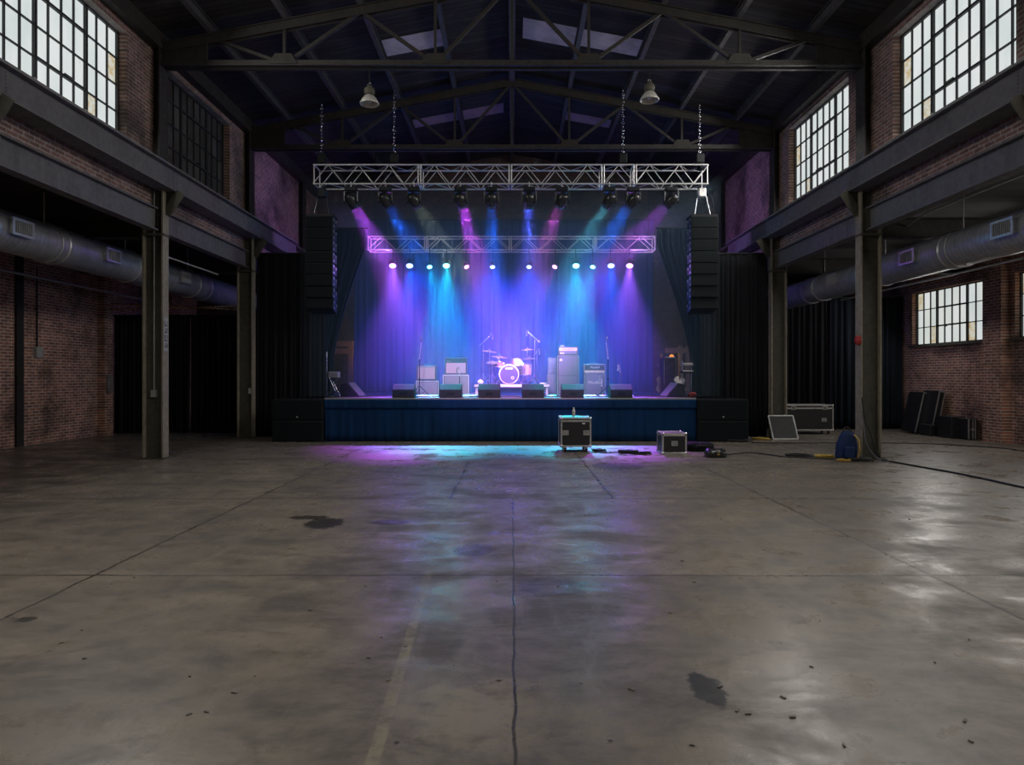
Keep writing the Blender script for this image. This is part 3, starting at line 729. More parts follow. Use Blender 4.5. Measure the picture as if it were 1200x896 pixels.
PURPLE = (.5, .1, 1.0); MAG = (.9, .1, .95); BLUE = (.015, .16, 1.0); CYAN = (0.0, .66, .78); WARM = (1.0, .78, .55); TEAL = (.2, .7, .8); PINK = (1.0, .12, .6); VIO = (.14, .16, 1.0)
NAMEC = {PURPLE: 'purple', MAG: 'magenta', BLUE: 'blue', CYAN: 'cyan', WARM: 'pale', TEAL: 'teal', PINK: 'pink', VIO: 'violet blue'}
LENS = {}
def lens_mat(c, s):
    if (c, s) not in LENS: LENS[(c, s)] = glow('lit_lens_' + NAMEC[c].replace(' ', '_'), (*[.22 + .78 * q for q in c], 1), s)
    return LENS[(c, s)]
def beam(loc, d, color, power, spread, size=.16):
    l = bpy.data.lights.new('beam_and_fill', 'AREA'); l.shape = 'DISK'; l.size = size; l.energy = power; l.color = color; l.spread = math.radians(spread)
    o = bpy.data.objects.new('beam_and_fill', l); COL.objects.link(o); o.location = loc; o.rotation_mode = 'QUATERNION'; o.rotation_quaternion = d.to_track_quat('-Z', 'Y')
def point(loc, color, power, r=.06):
    l = bpy.data.lights.new('spill_and_fill', 'POINT'); l.energy = power; l.color = color; l.shadow_soft_size = r
    o = bpy.data.objects.new('spill_and_fill', l); COL.objects.link(o); o.location = loc
def spot(loc, d, color, power, angle, blend=.5, r=.05):
    l = bpy.data.lights.new('beam_and_fill', 'SPOT'); l.energy = power; l.color = color; l.spot_size = math.radians(angle); l.spot_blend = blend; l.shadow_soft_size = r
    o = bpy.data.objects.new('beam_and_fill', l); COL.objects.link(o); o.location = loc; o.rotation_mode = 'QUATERNION'; o.rotation_quaternion = d.to_track_quat('-Z', 'Y')

# moving heads on the front truss
FZ = wz(218.5, 17.2)
HEADS = [(413, .54, MAG), (453, .58, BLUE), (486, .63, WARM), (540, .28, MAG), (576, .02, BLUE), (620, 0, VIO), (658, -.37, PINK), (713, -.54, TEAL), (741, -.67, BLUE), (785, -.9, MAG)]
PW_HEAD = 50; PW_PAR = 4000; PW_WASH = 900; PW_FRONT = 3600; PW_PT = 18
def moving_head(i, px, slope, col):
    x = wx(px, 17.1); y = 17.0
    t = thing('moving_head', 'moving head light on front truss throwing a %s beam, %s from the left' % (NAMEC[col], ORD[i]), 'stage light', (x, y, FZ), 'moving heads on the front truss')
    MB().torus((0, -.05, 0), .035, .012, (1, 0, 0), 14, 6).torus((0, -.05, 0), .04, .01, (1, 0, 0), 14, 6).tube((0, -.05, -.035), (0, -.03, -.1), .014).build('clamp', 'alu', t)
    MB().box(-.13, .13, -.12, .08, -.17, -.08).build('base', 'black', t, bevel=.015)
    zc = -.36; KH = 1.12; t.scale = (KH, KH, KH)
    yk = MB()
    for s in (-1, 1): yk.prism([(-.07, -.17), (.05, -.17), (.04, zc - .05), (-.02, zc - .08), (-.06, zc - .02)], 'x', s * .145 - .018, s * .145 + .018)
    yk.box(-.15, .15, -.06, .04, -.185, -.165)
    yk.build('yoke', 'blackgloss', t, bevel=.008)
    # head aimed: image slope -> target on stage
    zt = 1.1; yt = 20.6; Z0 = FZ + zc * KH
    y_img0 = CY - (Z0 - EYE) * F / y; y_img1 = CY - (zt - EYE) * F / yt
    xt = wx(px + slope * (y_img1 - y_img0), yt)
    d = (Vector((xt, yt, zt)) - Vector((x, y, Z0))).normalized()
    hd = MB().lathe([(0, -.17), (.07, -.17), (.11, -.13), (.125, -.04), (.12, .03), (.105, .1), (.1, .17), (.085, .17), (.08, .15)], (0, 0, 0), (0, 0, -1), 22)
    h = hd.build('head', 'blackgloss', t); h.location = (0, -.01, zc)
    h.rotation_mode = 'QUATERNION'; h.rotation_quaternion = Vector((0, 0, -1)).rotation_difference(d)
    MB().lathe([(0, .152), (.08, .15)], (0, 0, 0), (0, 0, -1), 22).build('lens', lens_mat(col, 3.0), h)
    beam(Vector((x, y - .01, Z0)) + d * .23, d, col, PW_HEAD * (.4 if col == WARM else .6 if col in (TEAL, PINK) else 1), 30, .24)
for i, a in enumerate(HEADS): moving_head(i, *a)

# spotlights on the rear truss
RZ = wz(294, 20.5)
PARS = [(460, .05, PURPLE, 1, 36), (480, -.02, BLUE, .8, 26), (503, .22, CYAN, .6, 28), (523, .0, CYAN, 1.15, 32), (546, .55, MAG, .28, 26), (577, .08, BLUE, .25, 30),
        (620, -.08, BLUE, .25, 30), (651, -.55, MAG, .28, 26), (675, .0, CYAN, 1.15, 32), (695, -.22, CYAN, .6, 28), (716, .02, BLUE, .8, 26), (738, -.05, PURPLE, 1, 36)]
def par_light(i, px, slope, col, pw, ang):
    y = 20.2; x = wx(px, y); small = pw < .7; k = .75 if small else 1.0
    Z0 = wz(311 if small else 309, y); dz = Z0 - RZ
    t = thing('spotlight', '%s %s spotlight glowing under the rear truss, %s from the left' % ('small' if small else 'bright', NAMEC[col], ORD[i]), 'stage light', (x, y, RZ), 'spotlights on the rear truss')
    MB().torus((0, .1, 0), .03, .01, (1, 0, 0), 12, 6).tube((0, .1, -.03), (0, .04, dz + .17 * k), .012).build('clamp', 'black', t)
    yk = MB()
    for s in (-1, 1): yk.bar((s * .13 * k, .03, dz), (s * .13 * k, .04, dz + .17 * k), .02, .03)
    yk.bar((-.14 * k, .04, dz + .17 * k), (.14 * k, .04, dz + .17 * k), .03, .012); yk.build('yoke', 'black', t)
    zt, yt = 1.07, 17.1
    yi0 = CY - (Z0 - EYE) * F / y; yi1 = CY - (zt - EYE) * F / yt
    d = (Vector((wx(px + slope * (yi1 - yi0), yt), yt, zt)) - Vector((x, y, Z0))).normalized()
    # lens disc is tilted between beam and house so its face shows
    hd = MB().lathe([(0, -.16), (.06, -.16), (.1, -.1), (.115, 0), (.115, .1), (.105, .1), (.1, .08)], (0, 0, 0), (0, 0, -1), 20)
    h = hd.build('lamp_housing', 'black', t); h.location = (0, 0, dz); h.scale = (k, k, k)
    h.rotation_mode = 'QUATERNION'; h.rotation_quaternion = Vector((0, 0, -1)).rotation_difference(d)
    MB().lathe([(0, .125), (.05, .118), (.1, .085)], (0, 0, 0), (0, 0, -1), 20).build('lens', lens_mat(col, 4.5), h)
    spot(Vector((x, y, Z0)) + d * .16, d, col, PW_PAR * pw, ang * 1.15, .9, .07)
    point(Vector((x, y, Z0)) + d * .2, col, PW_PT * pw, .07)
    if col == PURPLE:
        src = Vector((x, y, Z0 + .25)); sg = -1 if x < 0 else 1
        spot(src, (Vector((sg * 7, 20.6, 6.6)) - src).normalized(), (.5, .26, .9), 230, 95, 1.0, .1)  # extra spot added to tint the side brick purple, no fixture of its own
    if col == BLUE:
        src = Vector((x, y, Z0)) + d * .2; spot(src, (Vector((x * .7, 22.5, 1.6)) - src).normalized(), (.0, .05, 1.0), PW_WASH, 125, 1.0, .08)  # wide blue spot added to colour the haze and backdrop
for i, a in enumerate(PARS): par_light(i, *a)

point(Vector((-4.75, 23.05, 2.6)), (1.0, .62, .4), 16, .1)   # warm points added out of sight behind the backdrop to light the timber
point(Vector((4.6, 23.05, 2.6)), (1.0, .62, .4), 9, .1)
# two unseen spots added high over the hall, without fixtures, to light the band
for fx in (-2.6, 2.6):
    src = Vector((fx, 8.65, 7.5)); spot(src, (Vector((fx * .3, 18.8, 1.75)) - src).normalized(), (.8, .42, 1.0), PW_FRONT, 25, .8, .1)
# haze in the stage air
k = N('stage_haze'); vs = k.n('ShaderNodeVolumeScatter', Color=(.5, .8, 1, 1), Density=.042, Anisotropy=.0)
k.t.links.new(vs.outputs[0], k.out.inputs['Volume']); M['haze'] = k.m
hz = MB().box(-5.2, 5.2, 16.7, 22.5, 1.1, 6.55).build('haze', 'haze')
tag(hz, 'thin smoke haze hanging over the stage and catching light beams', 'haze', None, 'stuff')

# ------------------------------------------------------------------ PA line arrays
def line_array(s):
    d0 = 16.85; xc = s * 4.76
    t = thing('line_array', 'hanging column of black loudspeakers at the %s end of the front truss' % SIDE[s], 'speaker', (xc, d0, 3.2), 'hanging line arrays'); off = t.location
    ztop = 5.56; hh = .288; y = d0; z = ztop; tilt = 0
    tl = [0, 0, .5, 1, 2, 3, 4, 5]
    for k in range(8):
        tilt += math.radians(tl[k])
        R = Matrix.Translation((xc, y, z)) @ Matrix.Rotation(-tilt, 4, 'X')
        wd = .335
        c = MB(); c.add([R @ Vector(p) for p in ((-wd, 0, 0), (wd, 0, 0), (wd * .92, .5, -.03), (-wd * .92, .5, -.03), (-wd, 0, -hh + .008), (wd, 0, -hh + .008), (wd * .92, .5, -hh + .04), (-wd * .92, .5, -hh + .04))],
                        [(0, 1, 2, 3), (4, 7, 6, 5), (0, 4, 5, 1), (1, 5, 6, 2), (2, 6, 7, 3), (3, 7, 4, 0)])
        cab = c.build('speaker_cabinet', 'black', t, bevel=.008, off=off)
        g = MB(); g.cb((0, -.008, -hh / 2), (wd * 1.9, .014, hh - .035), R); g.build('grille', 'grille', cab, off=off)
        b = MB()
        for xx in (-1, 1):
            b.cb((xx * (wd * .965 + .004), .12, -.06), (.012, .05, .07), R); b.cb((xx * (wd * .94 + .004), .38, -.07), (.012, .05, .06), R); b.cb((xx * (wd * .97), .14, -hh + .07), (.012, .07, .05), R)
        b.build('rigging_plate', 'caseedge', cab, off=off)
        z -= hh * math.cos(tilt); y += hh * math.sin(tilt) * .8
    f = MB(); f.box(xc - .34, xc + .34, d0 + .02, d0 + .5, ztop + .01, ztop + .05); f.build('fly_frame', 'black', t, off=off)
    r = MB()
    for a in (-.2, .2): r.tube((xc + a, d0 + .2, ztop + .05), (xc + a * .4, d0 + .3, FZ - .1), .01)
    r.build('sling', 'chrome', t, off=off)
    MB().box(xc - .1, xc + .1, d0 + .2, d0 + .38, FZ - .3, FZ - .06).build('hoist', 'caseedge' if s > 0 else 'black', t, bevel=.03, off=off)
    if s > 0:
        MB().path([(xc + .12, d0 + .3, FZ - .1), (xc + .28, d0 + .35, FZ - .3), (xc + .37, d0 + .45, FZ - .7), (xc + .36, d0 + .5, ztop - 1.0)], .012).build('signal_cable', 'black', t, off=off)
for s in (-1, 1): line_array(s)

# ------------------------------------------------------------------ stage equipment
def wedge_proto():
    M['wedge'] = plain('wedge_paint', (.03, .028, .036), .75, 0, (.022, .021, .027), 20, 0, .2)
    t = thing('stage_monitor', '', 'stage monitor', (0, 0, 0), 'floor monitors along the stage edge')
    MB().prism([(0, 0), (.44, 0), (.46, .08), (.24, .34), (.17, .34), (.0, .2)], 'x', -.275, .275).build('cabinet', 'wedge', t, bevel=.01)
    m = MB(); m.bar((0, .455, .1), (0, .255, .335), .5, .012, (0, 1, 0)); m.build('grille', 'grille', t)
    m = MB(); m.box(-.09, .09, -.006, .004, .07, .14); m.build('connector_panel', 'blackgloss', t)
    return t
W = wedge_proto(); WP = [473, 528, 573.5, 624.5, 671, 728]
WL = ['in front of the left mic stand', 'in front of the taller guitar combo stack', 'in front of the drum riser, left of its middle', 'in front of the drum riser, right of its middle', 'in front of the bass cabinet', 'at the far right, beyond the right mic stand']
for i, px in enumerate(WP):
    o = W if i == 0 else copy_tree(W)
    o.location = (wx(px, 17.0), 16.95, SZ); o['label'] = 'black wedge monitor on stage edge ' + WL[i]

def cab(name, lab, cat, px0, px1, py0, z0, d, depth, gmat, edge='white', pipe=.022, body='tolex', group=None, ztop=None, extras=None):
    x0, x1 = wx(px0, d), wx(px1, d); z1 = wz(py0, d) if ztop is None else ztop
    t = thing(name, lab, cat, ((x0 + x1) / 2, d + depth / 2, z0), group); off = t.location
    MB().box(x0, x1, d, d + depth, z0 + .015, z1).build('cabinet', body, t, bevel=.012, off=off)
    MB().box(x0 + .03, x1 - .03, d - .008, d + .01, z0 + .045, z1 - .03).build('grille_cloth', gmat, t, off=off)
    p = MB()
    for a in ((x0, z0 + .015, x1, z0 + .015), (x0, z1, x1, z1), (x0, z0 + .015, x0, z1), (x1, z0 + .015, x1, z1)):
        p.bar((a[0], d - .004, a[1] + (.01 if a[1] < z1 else -.01)), (a[2], d - .004, a[3] + (.01 if a[3] < z1 else -.01)), pipe, pipe)
    p.build('piping', edge, t, off=off)
    c = MB()
    for xx in (x0 + .05, x1 - .05):
        for yy in (d + .06, d + depth - .06): c.tube((xx, yy, z0), (xx, yy, z0 + .016), .02)
    c.build('feet', 'rubber', t, off=off)
    return t, x0, x1, z0, z1, d, off
def handle(t, x, y, z, off, w=.14):
    MB().path([(x - w, y, z), (x - w * .8, y, z + .035), (x + w * .8, y, z + .035), (x + w, y, z)], .01).build('handle', 'rubber', t, off=off)
def text(s, size, loc, mat, parent, off, ext=.002):
    cu = bpy.data.curves.new('logo_text', 'FONT'); cu.body = s; cu.size = size; cu.align_x = 'CENTER'; cu.extrude = ext; cu.shear = .3
    o = bpy.data.objects.new('logo_curve', cu); COL.objects.link(o); bpy.context.view_layer.update()
    me = bpy.data.meshes.new_from_object(o.evaluated_get(bpy.context.evaluated_depsgraph_get())); bpy.data.objects.remove(o)
    o = bpy.data.objects.new('logo', me); COL.objects.link(o); o.parent = parent; o.location = Vector(loc) - Vector(off); o.rotation_euler = (PI / 2, 0, 0)
    me.materials.clear(); me.materials.append(M[mat]); return o
# guitar stacks left
c1 = cab('speaker_cabinet', 'white-edged guitar cabinet at the left, under the smaller grey combo', 'speaker', 488, 513.5, 446, SZ, 18.2, .35, 'amp_silver')
c2 = cab('guitar_combo', 'grey guitar combo amplifier on the leftmost white-edged cabinet', 'amplifier', 488.5, 511, 428, c1[4], 18.22, .26, 'amp_tweed', 'greybox', .014)
MB().box(c2[1] + .03, c2[2] - .03, c2[5] - .012, c2[5] + .005, c2[4] - .06, c2[4] - .02).build('control_panel', 'greyplastic', c2[0], off=c2[6]); handle(c2[0], (c2[1] + c2[2]) / 2, c2[5] + .13, c2[4], c2[6])
c3 = cab('speaker_cabinet', 'white-edged guitar cabinet under the pinkish combo amplifier', 'speaker', 519.5, 549, 439, SZ, 18.8, .36, 'amp_silver', pipe=.03)
c4_ = cab('guitar_combo', 'pinkish-fronted guitar combo with dark panel on the white-edged cabinet', 'amplifier', 521.5, 547, 419, c3[4], 18.82, .27, 'amp_tweed', 'greybox', .014)
MB().box(c4_[1] + .025, c4_[2] - .025, c4_[5] - .014, c4_[5] + .005, c4_[4] - .14, c4_[4] - .02).build('control_panel', 'tolex', c4_[0], off=c4_[6])
MB().box(c4_[1] + .05, c4_[1] + .17, c4_[5] - .018, c4_[5] - .012, c4_[4] - .11, c4_[4] - .085).build('badge', 'chrome', c4_[0], off=c4_[6]); handle(c4_[0], (c4_[1] + c4_[2]) / 2 + .1, c4_[5] + .13, c4_[4], c4_[6])
# bass rig
b1 = cab('bass_cabinet', 'tall bass speaker cabinet with pale edging and round badge', 'speaker', 653.5, 678, 416.5, SZ, 19.0, .4, 'amp_dark', 'caseedge', .014)
MB().lathe([(0, 0), (.038, 0), (.04, -.004), (.03, -.006), (.026, -.004)], (b1[1] + .09, b1[5] - .01, b1[4] - .12), (0, 1, 0), 20).build('badge', 'white', b1[0], off=b1[6])
MB().box(b1[1] + .05, b1[2] - .05, b1[5] - .012, b1[5] - .002, (b1[3] + b1[4]) / 2 - .006, (b1[3] + b1[4]) / 2 + .006).build('grille_seam', 'tolex', b1[0], off=b1[6])
b2 = cab('bass_amplifier', 'bass amplifier head with bright control panel on the tall bass cabinet', 'amplifier', 654.5, 677, 406, b1[4], 19.02, .33, 'amp_dark', 'greybox', .012)
MB().box(b2[1] + .02, b2[2] - .02, b2[5] - .014, b2[5] + .004, b2[4] - .12, b2[4] - .03).build('control_panel', 'white', b2[0], off=b2[6])
kn = MB()
for q in range(8): kn.tube((b2[1] + .06 + q * .055, b2[5] - .014, b2[4] - .075), (b2[1] + .06 + q * .055, b2[5] - .03, b2[4] - .075), .012)
kn.build('knobs', 'black', b2[0], off=b2[6])
text('SVT', .06, (b2[1] + .1, b2[5] - .012, b2[3] + .03), 'white', b2[0], b2[6]) if False else MB().box(b2[1] + .04, b2[1] + .16, b2[5] - .016, b2[5] - .008, b2[3] + .05, b2[3] + .085).build('badge', 'white', b2[0], off=b2[6])
o = MB(); o.box(b2[1] + .06, b2[1] + .17, 19.08, 19.2, b2[4] + .001, b2[4] + .05)
tag(o.build('tuner_pedal', 'caseedge', bevel=.008, recenter=True), 'small pale box lying on top of the bass head', 'pedal')
# stack right
m1 = cab('speaker_cabinet', 'guitar cabinet with a script logo right of the bass rig', 'speaker', 685, 709, 437.5, SZ, 18.3, .36, 'amp_dark', 'caseedge', .014)
text('Marshall', .115, ((m1[1] + m1[2]) / 2, m1[5] - .012, (m1[3] + m1[4]) / 2 + .03), 'white', m1[0], m1[6])
m2 = cab('guitar_amplifier', 'guitar amplifier head with logo and gold panel on the logo cabinet', 'amplifier', 684.5, 709, 426.5, m1[4], 18.32, .26, 'tolex', 'caseedge', .014)
text('Marshall', .075, ((m2[1] + m2[2]) / 2, m2[5] - .012, m2[4] - .11), 'white', m2[0], m2[6])
MB().box(m2[1] + .02, m2[2] - .02, m2[5] - .014, m2[5] + .004, m2[3] + .03, m2[3] + .085).build('control_panel', 'gold', m2[0], off=m2[6]); handle(m2[0], (m2[1] + m2[2]) / 2, m2[5] + .13, m2[4], m2[6])
# grey boxes behind bass rig
g1 = cab('speaker_cabinet', 'plain grey speaker box on the stage left of the bass cabinet', 'speaker', 641.5, 653, 438, SZ, 19.6, .4, 'greybox', 'greybox', .01, 'greybox')
g2 = cab('speaker_cabinet', 'plain grey speaker box stacked on another beside the bass cabinet', 'speaker', 642.5, 652, 419, g1[4], 19.62, .35, 'greybox', 'greybox', .01, 'greybox')

# drum riser
RD = 19.3; RZT = SZ + .30; rx0, rx1 = wx(556, RD), wx(643.5, RD)
t = thing('drum_riser', 'low drum riser with bright white front edge in the middle of stage', 'riser', ((rx0 + rx1) / 2, RD + 1, SZ)); off = t.location
MB().box(rx0, rx1, RD, RD + 2.0, RZT - .09, RZT).build('deck', 'deck', t, off=off)
MB().box(rx0, rx1, RD - .02, RD, RZT - .06, RZT + .005).build('front_edge', 'white', t, off=off)
for xx in (rx0 + .06, rx1 - .06):
    for yy in (RD + .06, RD + 1.94): MB().box(xx - .03, xx + .03, yy - .03, yy + .03, SZ, RZT - .09).build('leg', 'white', t, off=off)
MB().box(rx0 + .3, rx1 - .3, RD + .06, RD + .08, SZ, RZT - .1).build('skirt', 'skirt', t, off=off)

def tripod(t, name, h, pole_r, spread, mat='chrome', off=(0, 0, 0), a0=.5):
    o = Vector(off)
    MB().tube(o + Vector((0, 0, .06)), o + Vector((0, 0, h)), pole_r).tube(o + Vector((0, 0, h * .45)), o + Vector((0, 0, h * .45 + .05)), pole_r * 1.9).build('pole', mat, t)
    for k in range(3):
        a = a0 + k * 2 * PI / 3
        e = o + Vector((math.cos(a) * spread, math.sin(a) * spread, .012))
        l = MB().tube(o + Vector((0, 0, .3)), e, pole_r * .8, 6).tube(o + Vector((0, 0, .1)), o + (Vector((math.cos(a), math.sin(a), 0)) * spread * .55) + Vector((0, 0, .14)), pole_r * .6, 6)
        lo = l.build('leg', mat, t)
        MB().sphere(e + Vector((0, 0, .004)), .018, 8).build('rubber_foot', 'rubber', lo)
def cymbal(t, z, r, tilt, off=(0, 0, 0), name='cymbal', mat='brass'):
    ax = Vector((math.sin(tilt), -.12, math.cos(tilt)))
    MB().lathe([(0, .035), (.02, .033), (.04, .015), (r * .5, .0), (r, -.018), (r, -.021), (r * .5, -.004), (.03, .01)], Vector(off) + Vector((0, 0, z)), ax, 28).build(name, mat, t)
def cymbal_stand(px, y, pyc, r, tilt, lab, extra=None):
    x = wx(px, y); z = wz(pyc, y) - RZT
    t = thing('cymbal_stand', lab, 'cymbal stand', (x, y, RZT), 'cymbals on stands around the drum kit')
    tripod(t, 's', z, .013, .3); cymbal(t, z, r, tilt)
    MB().tube((0, 0, z), (0, 0, z + .06), .008).sphere((0, 0, z + .06), .016, 8).build('wing_nut', 'chrome', t)
    return t
cymbal_stand(573.5, 20.0, 411, .22, .12, 'crash cymbal on tripod stand at the left end of the drum kit')
cymbal_stand(618, 20.0, 409, .2, -.03, 'crash cymbal on tripod stand at the right of the drum kit')
cymbal_stand(585, 20.35, 417.5, .24, .1, 'ride cymbal on stand between left crash and bass drum')
cymbal_stand(620, 20.5, 419.5, .2, -.05, 'low cymbal on stand behind the floor tom')
# hi-hat
y = 19.75; t = thing('hi_hat', 'pair of hi-hat cymbals on a pedal stand left of the bass drum', 'cymbal stand', (wx(577, y), y, RZT)); z = wz(423.5, y) - RZT
tripod(t, 's', z, .012, .24); cymbal(t, z, .18, .0, name='top_cymbal'); cymbal(t, z - .03, .18, .0, name='bottom_cymbal')
MB().tube((0, 0, z), (0, 0, z + .15), .005).build('rod', 'chrome', t)
MB().box(-.045, .045, -.3, -.05, .015, .035).build('pedal', 'chrome', t)
# bass drum
y = 19.55; R = .275; xk = wx(596.5, y)
t = thing('bass_drum', 'bass drum with white hoop facing the hall on the riser', 'drum', (xk, y, RZT)); zc = R + .015
MB().lathe([(R - .01, .02), (R - .01, .45)], (0, 0, zc), (0, 1, 0), 36).build('shell', 'drumred', t)
for yy in (0, .43): MB().lathe([(R - .012, yy), (R + .012, yy), (R + .012, yy + .04), (R - .012, yy + .04), (R - .012, yy)], (0, 0, zc), (0, 1, 0), 40).build('hoop', 'white', t)
hd = MB().lathe([(0, .012), (R - .01, .012)], (0, 0, zc), (0, 1, 0), 40).build('front_head', 'drumhead', t)
MB().lathe([(.028, .008), (.045, .008), (.045, .004), (.028, .004)], (.1, 0, zc - .1), (0, 1, 0), 18).build('port_ring', 'white', hd)
MB().box(-.1, .1, .004, .01, zc + .15, zc + .19).build('badge', 'white', hd)
lg = MB()
for k in range(8):
    a = k * PI / 4 + .2; p = Vector((math.cos(a) * (R + .015), 0, zc + math.sin(a) * (R + .015))); lg.tube(p + Vector((0, .0, 0)), p + Vector((0, .47, 0)), .007, 6); lg.cb((p.x, .2, p.z), (.03, .06, .03))
lg.build('tension_rods', 'chrome', t)
sp = MB()
for s in (-1, 1): sp.tube((s * .25, .1, zc - .1), (s * .38, -.08, .005), .009)
sp.build('spurs', 'chrome', t)
MB().tube((.05, .25, zc + R), (.09, .25, zc + R + .22), .014).build('tom_mount', 'chrome', t)
def tom(name, lab, c, r, h, axis, group='drums of the kit'):
    t = thing(name, lab, 'drum', c, group); ax = Vector(axis).normalized()
    MB().lathe([(r, 0), (r, h)], (0, 0, 0), ax, 28).build('shell', 'drumred', t)
    for hh in (0, h): MB().lathe([(r - .004, hh - .012), (r + .014, hh - .012), (r + .014, hh + .012), (r - .004, hh + .012), (r - .004, hh - .012)], (0, 0, 0), ax, 28).build('hoop', 'chrome', t)
    MB().lathe([(0, h + .002), (r, h + .002)], (0, 0, 0), ax, 28).build('head', 'white', t)
    MB().lathe([(0, -.002), (r, -.002)], (0, 0, 0), ax, 28).build('bottom_head', 'white', t)
    lg = MB(); u = ax.orthogonal().normalized(); w = ax.cross(u)
    for k in range(8):
        a = k * PI / 4; p = (u * math.cos(a) + w * math.sin(a)) * (r + .012); lg.tube(p, p + ax * h, .005, 5); lg.sphere(p + ax * h * .5, .016, 6)
    lg.build('lugs', 'chrome', t)
    return t
tom('rack_tom', 'sparkling rack tom mounted above the right of the bass drum', (wx(606, 19.75), 19.8, wz(431, 19.75)), .15, .22, (-.05, .42, 1))
ft = tom('floor_tom', 'floor tom on three legs right of the bass drum', (wx(615, 19.95), 20.05, RZT + .28), .2, .32, (0, 0, 1))
for k in range(3):
    a = k * 2 * PI / 3 + .4; MB().tube((math.cos(a) * .22, math.sin(a) * .22, -.275), (math.cos(a) * .22, math.sin(a) * .22, .2), .008).build('leg', 'chrome', ft)
sn = tom('snare_drum', 'snare drum on a low stand left of the bass drum', (wx(583.5, 19.9), 19.95, RZT + .52), .17, .14, (0, 0, 1))
tr = MB()
for k in range(3):
    a = k * 2 * PI / 3; tr.tube((0, 0, -.25), (math.cos(a) * .18, math.sin(a) * .18, -.01), .007); tr.tube((0, 0, -.25), (math.cos(a) * .22, math.sin(a) * .22, -.51), .008)
tr.build('stand', 'chrome', sn)
t = thing('drum_stool', 'round drum stool behind the bass drum', 'stool', (wx(598, 20.9), 20.9, RZT))
tripod(t, 's', .45, .016, .25, 'chrome'); MB().lathe([(0, .45), (.16, .45), (.17, .48), (.16, .52), (0, .53)], n=24).build('seat', 'tolex', t)
tag(MB().sphere((wx(563, 19.5), 19.55, RZT + .07), .085, 12, (1, .8, .85)).build('towel', 'white', recenter=True), 'white bundled towel on the left corner of the drum riser', 'towel')
tag(MB().torus((wx(637, 19.5), 19.55, RZT + .03), .08, .025, (0, 0, 1), 18, 8).build('cable_coil', 'white', recenter=True), 'pale coil of cable on right corner of drum riser', 'cable')

# microphone stands
def mic_head(m, p, d, L=.16, r=.022):
    p = Vector(p); d = Vector(d).normalized(); m.tube(p, p + d * L, r * .55, 8, r * .8); m.sphere(p + d * (L + r * .6), r * 1.25, 10)
def mic_stand(px, pyt, y, z0, lab, boom=None, straight_tilt=0, spread=.3, top=None, round_base=False, mat='black'):
    x = wx(px, y); h = (wz(pyt, y) - z0)
    t = thing('mic_stand', lab, 'microphone stand', (x, y, z0), 'microphone stands')
    if round_base:
        MB().lathe([(0, .02), (.02, .02), (.12, .012), (.125, 0), (0, 0)], n=20).build('base', mat, t); MB().tube((0, 0, .01), (0, 0, h), .01).build('pole', mat, t)
    else: tripod(t, 'm', h, .012, spread, mat)
    if boom:
        a, b = (Vector((wx(q[0], y) - x, 0, wz(q[1], y) - z0)) for q in boom)
        MB().tube(a, b, .01).sphere(a, .02, 8).build('boom_arm', 'chrome' if mat != 'black' else 'alu', t)
        m = MB(); m.tube(b, b + Vector((0, 0, .08)), .01); mic_head(m, b + Vector((.05 * (1 if b.x > a.x else -1), 0, .06)), (0.03, 0, -1), .14); m.build('microphone', 'chrome', t)
    else:
        e = Vector((straight_tilt, -.02, h + .42)); p0 = Vector((0, 0, h))
        MB().tube(p0, e, .009).sphere(p0, .02, 8).build('boom_arm', 'alu', t)
        m = MB(); mic_head(m, e, (straight_tilt * .5, -.6, .5)); m.build('microphone', 'chrome', t)
    return t
mic_stand(491.5, 420, 17.5, SZ, 'vocal microphone stand in front of the leftmost guitar stack', None, .05)
mic_stand(712.5, 420, 17.5, SZ, 'vocal microphone stand right of the logo guitar stack', None, -.05)
mic_stand(566.5, 404, 20.2, RZT, 'tall boom microphone stand over the left side of drum kit', ((562, 404.5), (575, 393)), mat='chrome', spread=.22)
mic_stand(626.5, 398, 20.2, RZT, 'tall boom microphone stand over the right side of drum kit', ((632, 400.5), (619, 389)), mat='chrome', spread=.22)
mic_stand(727, 437, 18.6, SZ, 'short microphone stand behind the far right wedge monitor', ((727, 437), (726, 430)), mat='chrome', round_base=True)
mic_stand(538.5, 440, 18.2, SZ, 'short microphone stand in front of the pinkish combo amplifier', ((538.5, 440), (537.5, 433)), round_base=True)
mic_stand(705, 452, 17.9, SZ, 'low microphone stand at the foot of the logo cabinet', ((705, 452), (704.5, 443)), round_base=True)
mic_stand(629, 413, 20.45, RZT, 'slim boom stand beside the floor tom', ((626, 416), (630, 411)), mat='chrome', round_base=True)

# pedals & cables on stage
def pedal(px, y, lab, w=.22, mat='white'):
    t = thing('effects_pedal', lab, 'pedal', (wx(px, y), y, SZ), 'pedals on the stage floor')
    MB().prism([(-.08, 0), (.08, 0), (.08, .06), (-.08, .035)], 'x', -w / 2, w / 2).build('case', mat, t, bevel=.006)
    m = MB()
    for q in (-.3, .3): m.tube((w * q, 0, .04), (w * q, 0, .065), .014)
    m.build('switches', 'chrome', t)
pedal(497, 17.55, 'long pale pedal board beside the left mic stand', .42, 'caseedge')
pedal(508.5, 17.7, 'small pale pedal right of the left mic stand', .2)
pedal(546, 17.8, 'white pedal at foot of the pinkish combo stack', .26)
pedal(555, 17.9, 'small pedal between combo stack and drum riser', .15)
pedal(690, 17.7, 'pale pedal board before the logo guitar stack', .35, 'caseedge')
pedal(706, 17.8, 'small pale pedal beside the right mic stand', .16)
pedal(647, 17.8, 'pale pedal beside the bass cabinet', .22, 'caseedge')
pedal(739, 17.6, 'small pedal beyond the far right wedge monitor', .12)
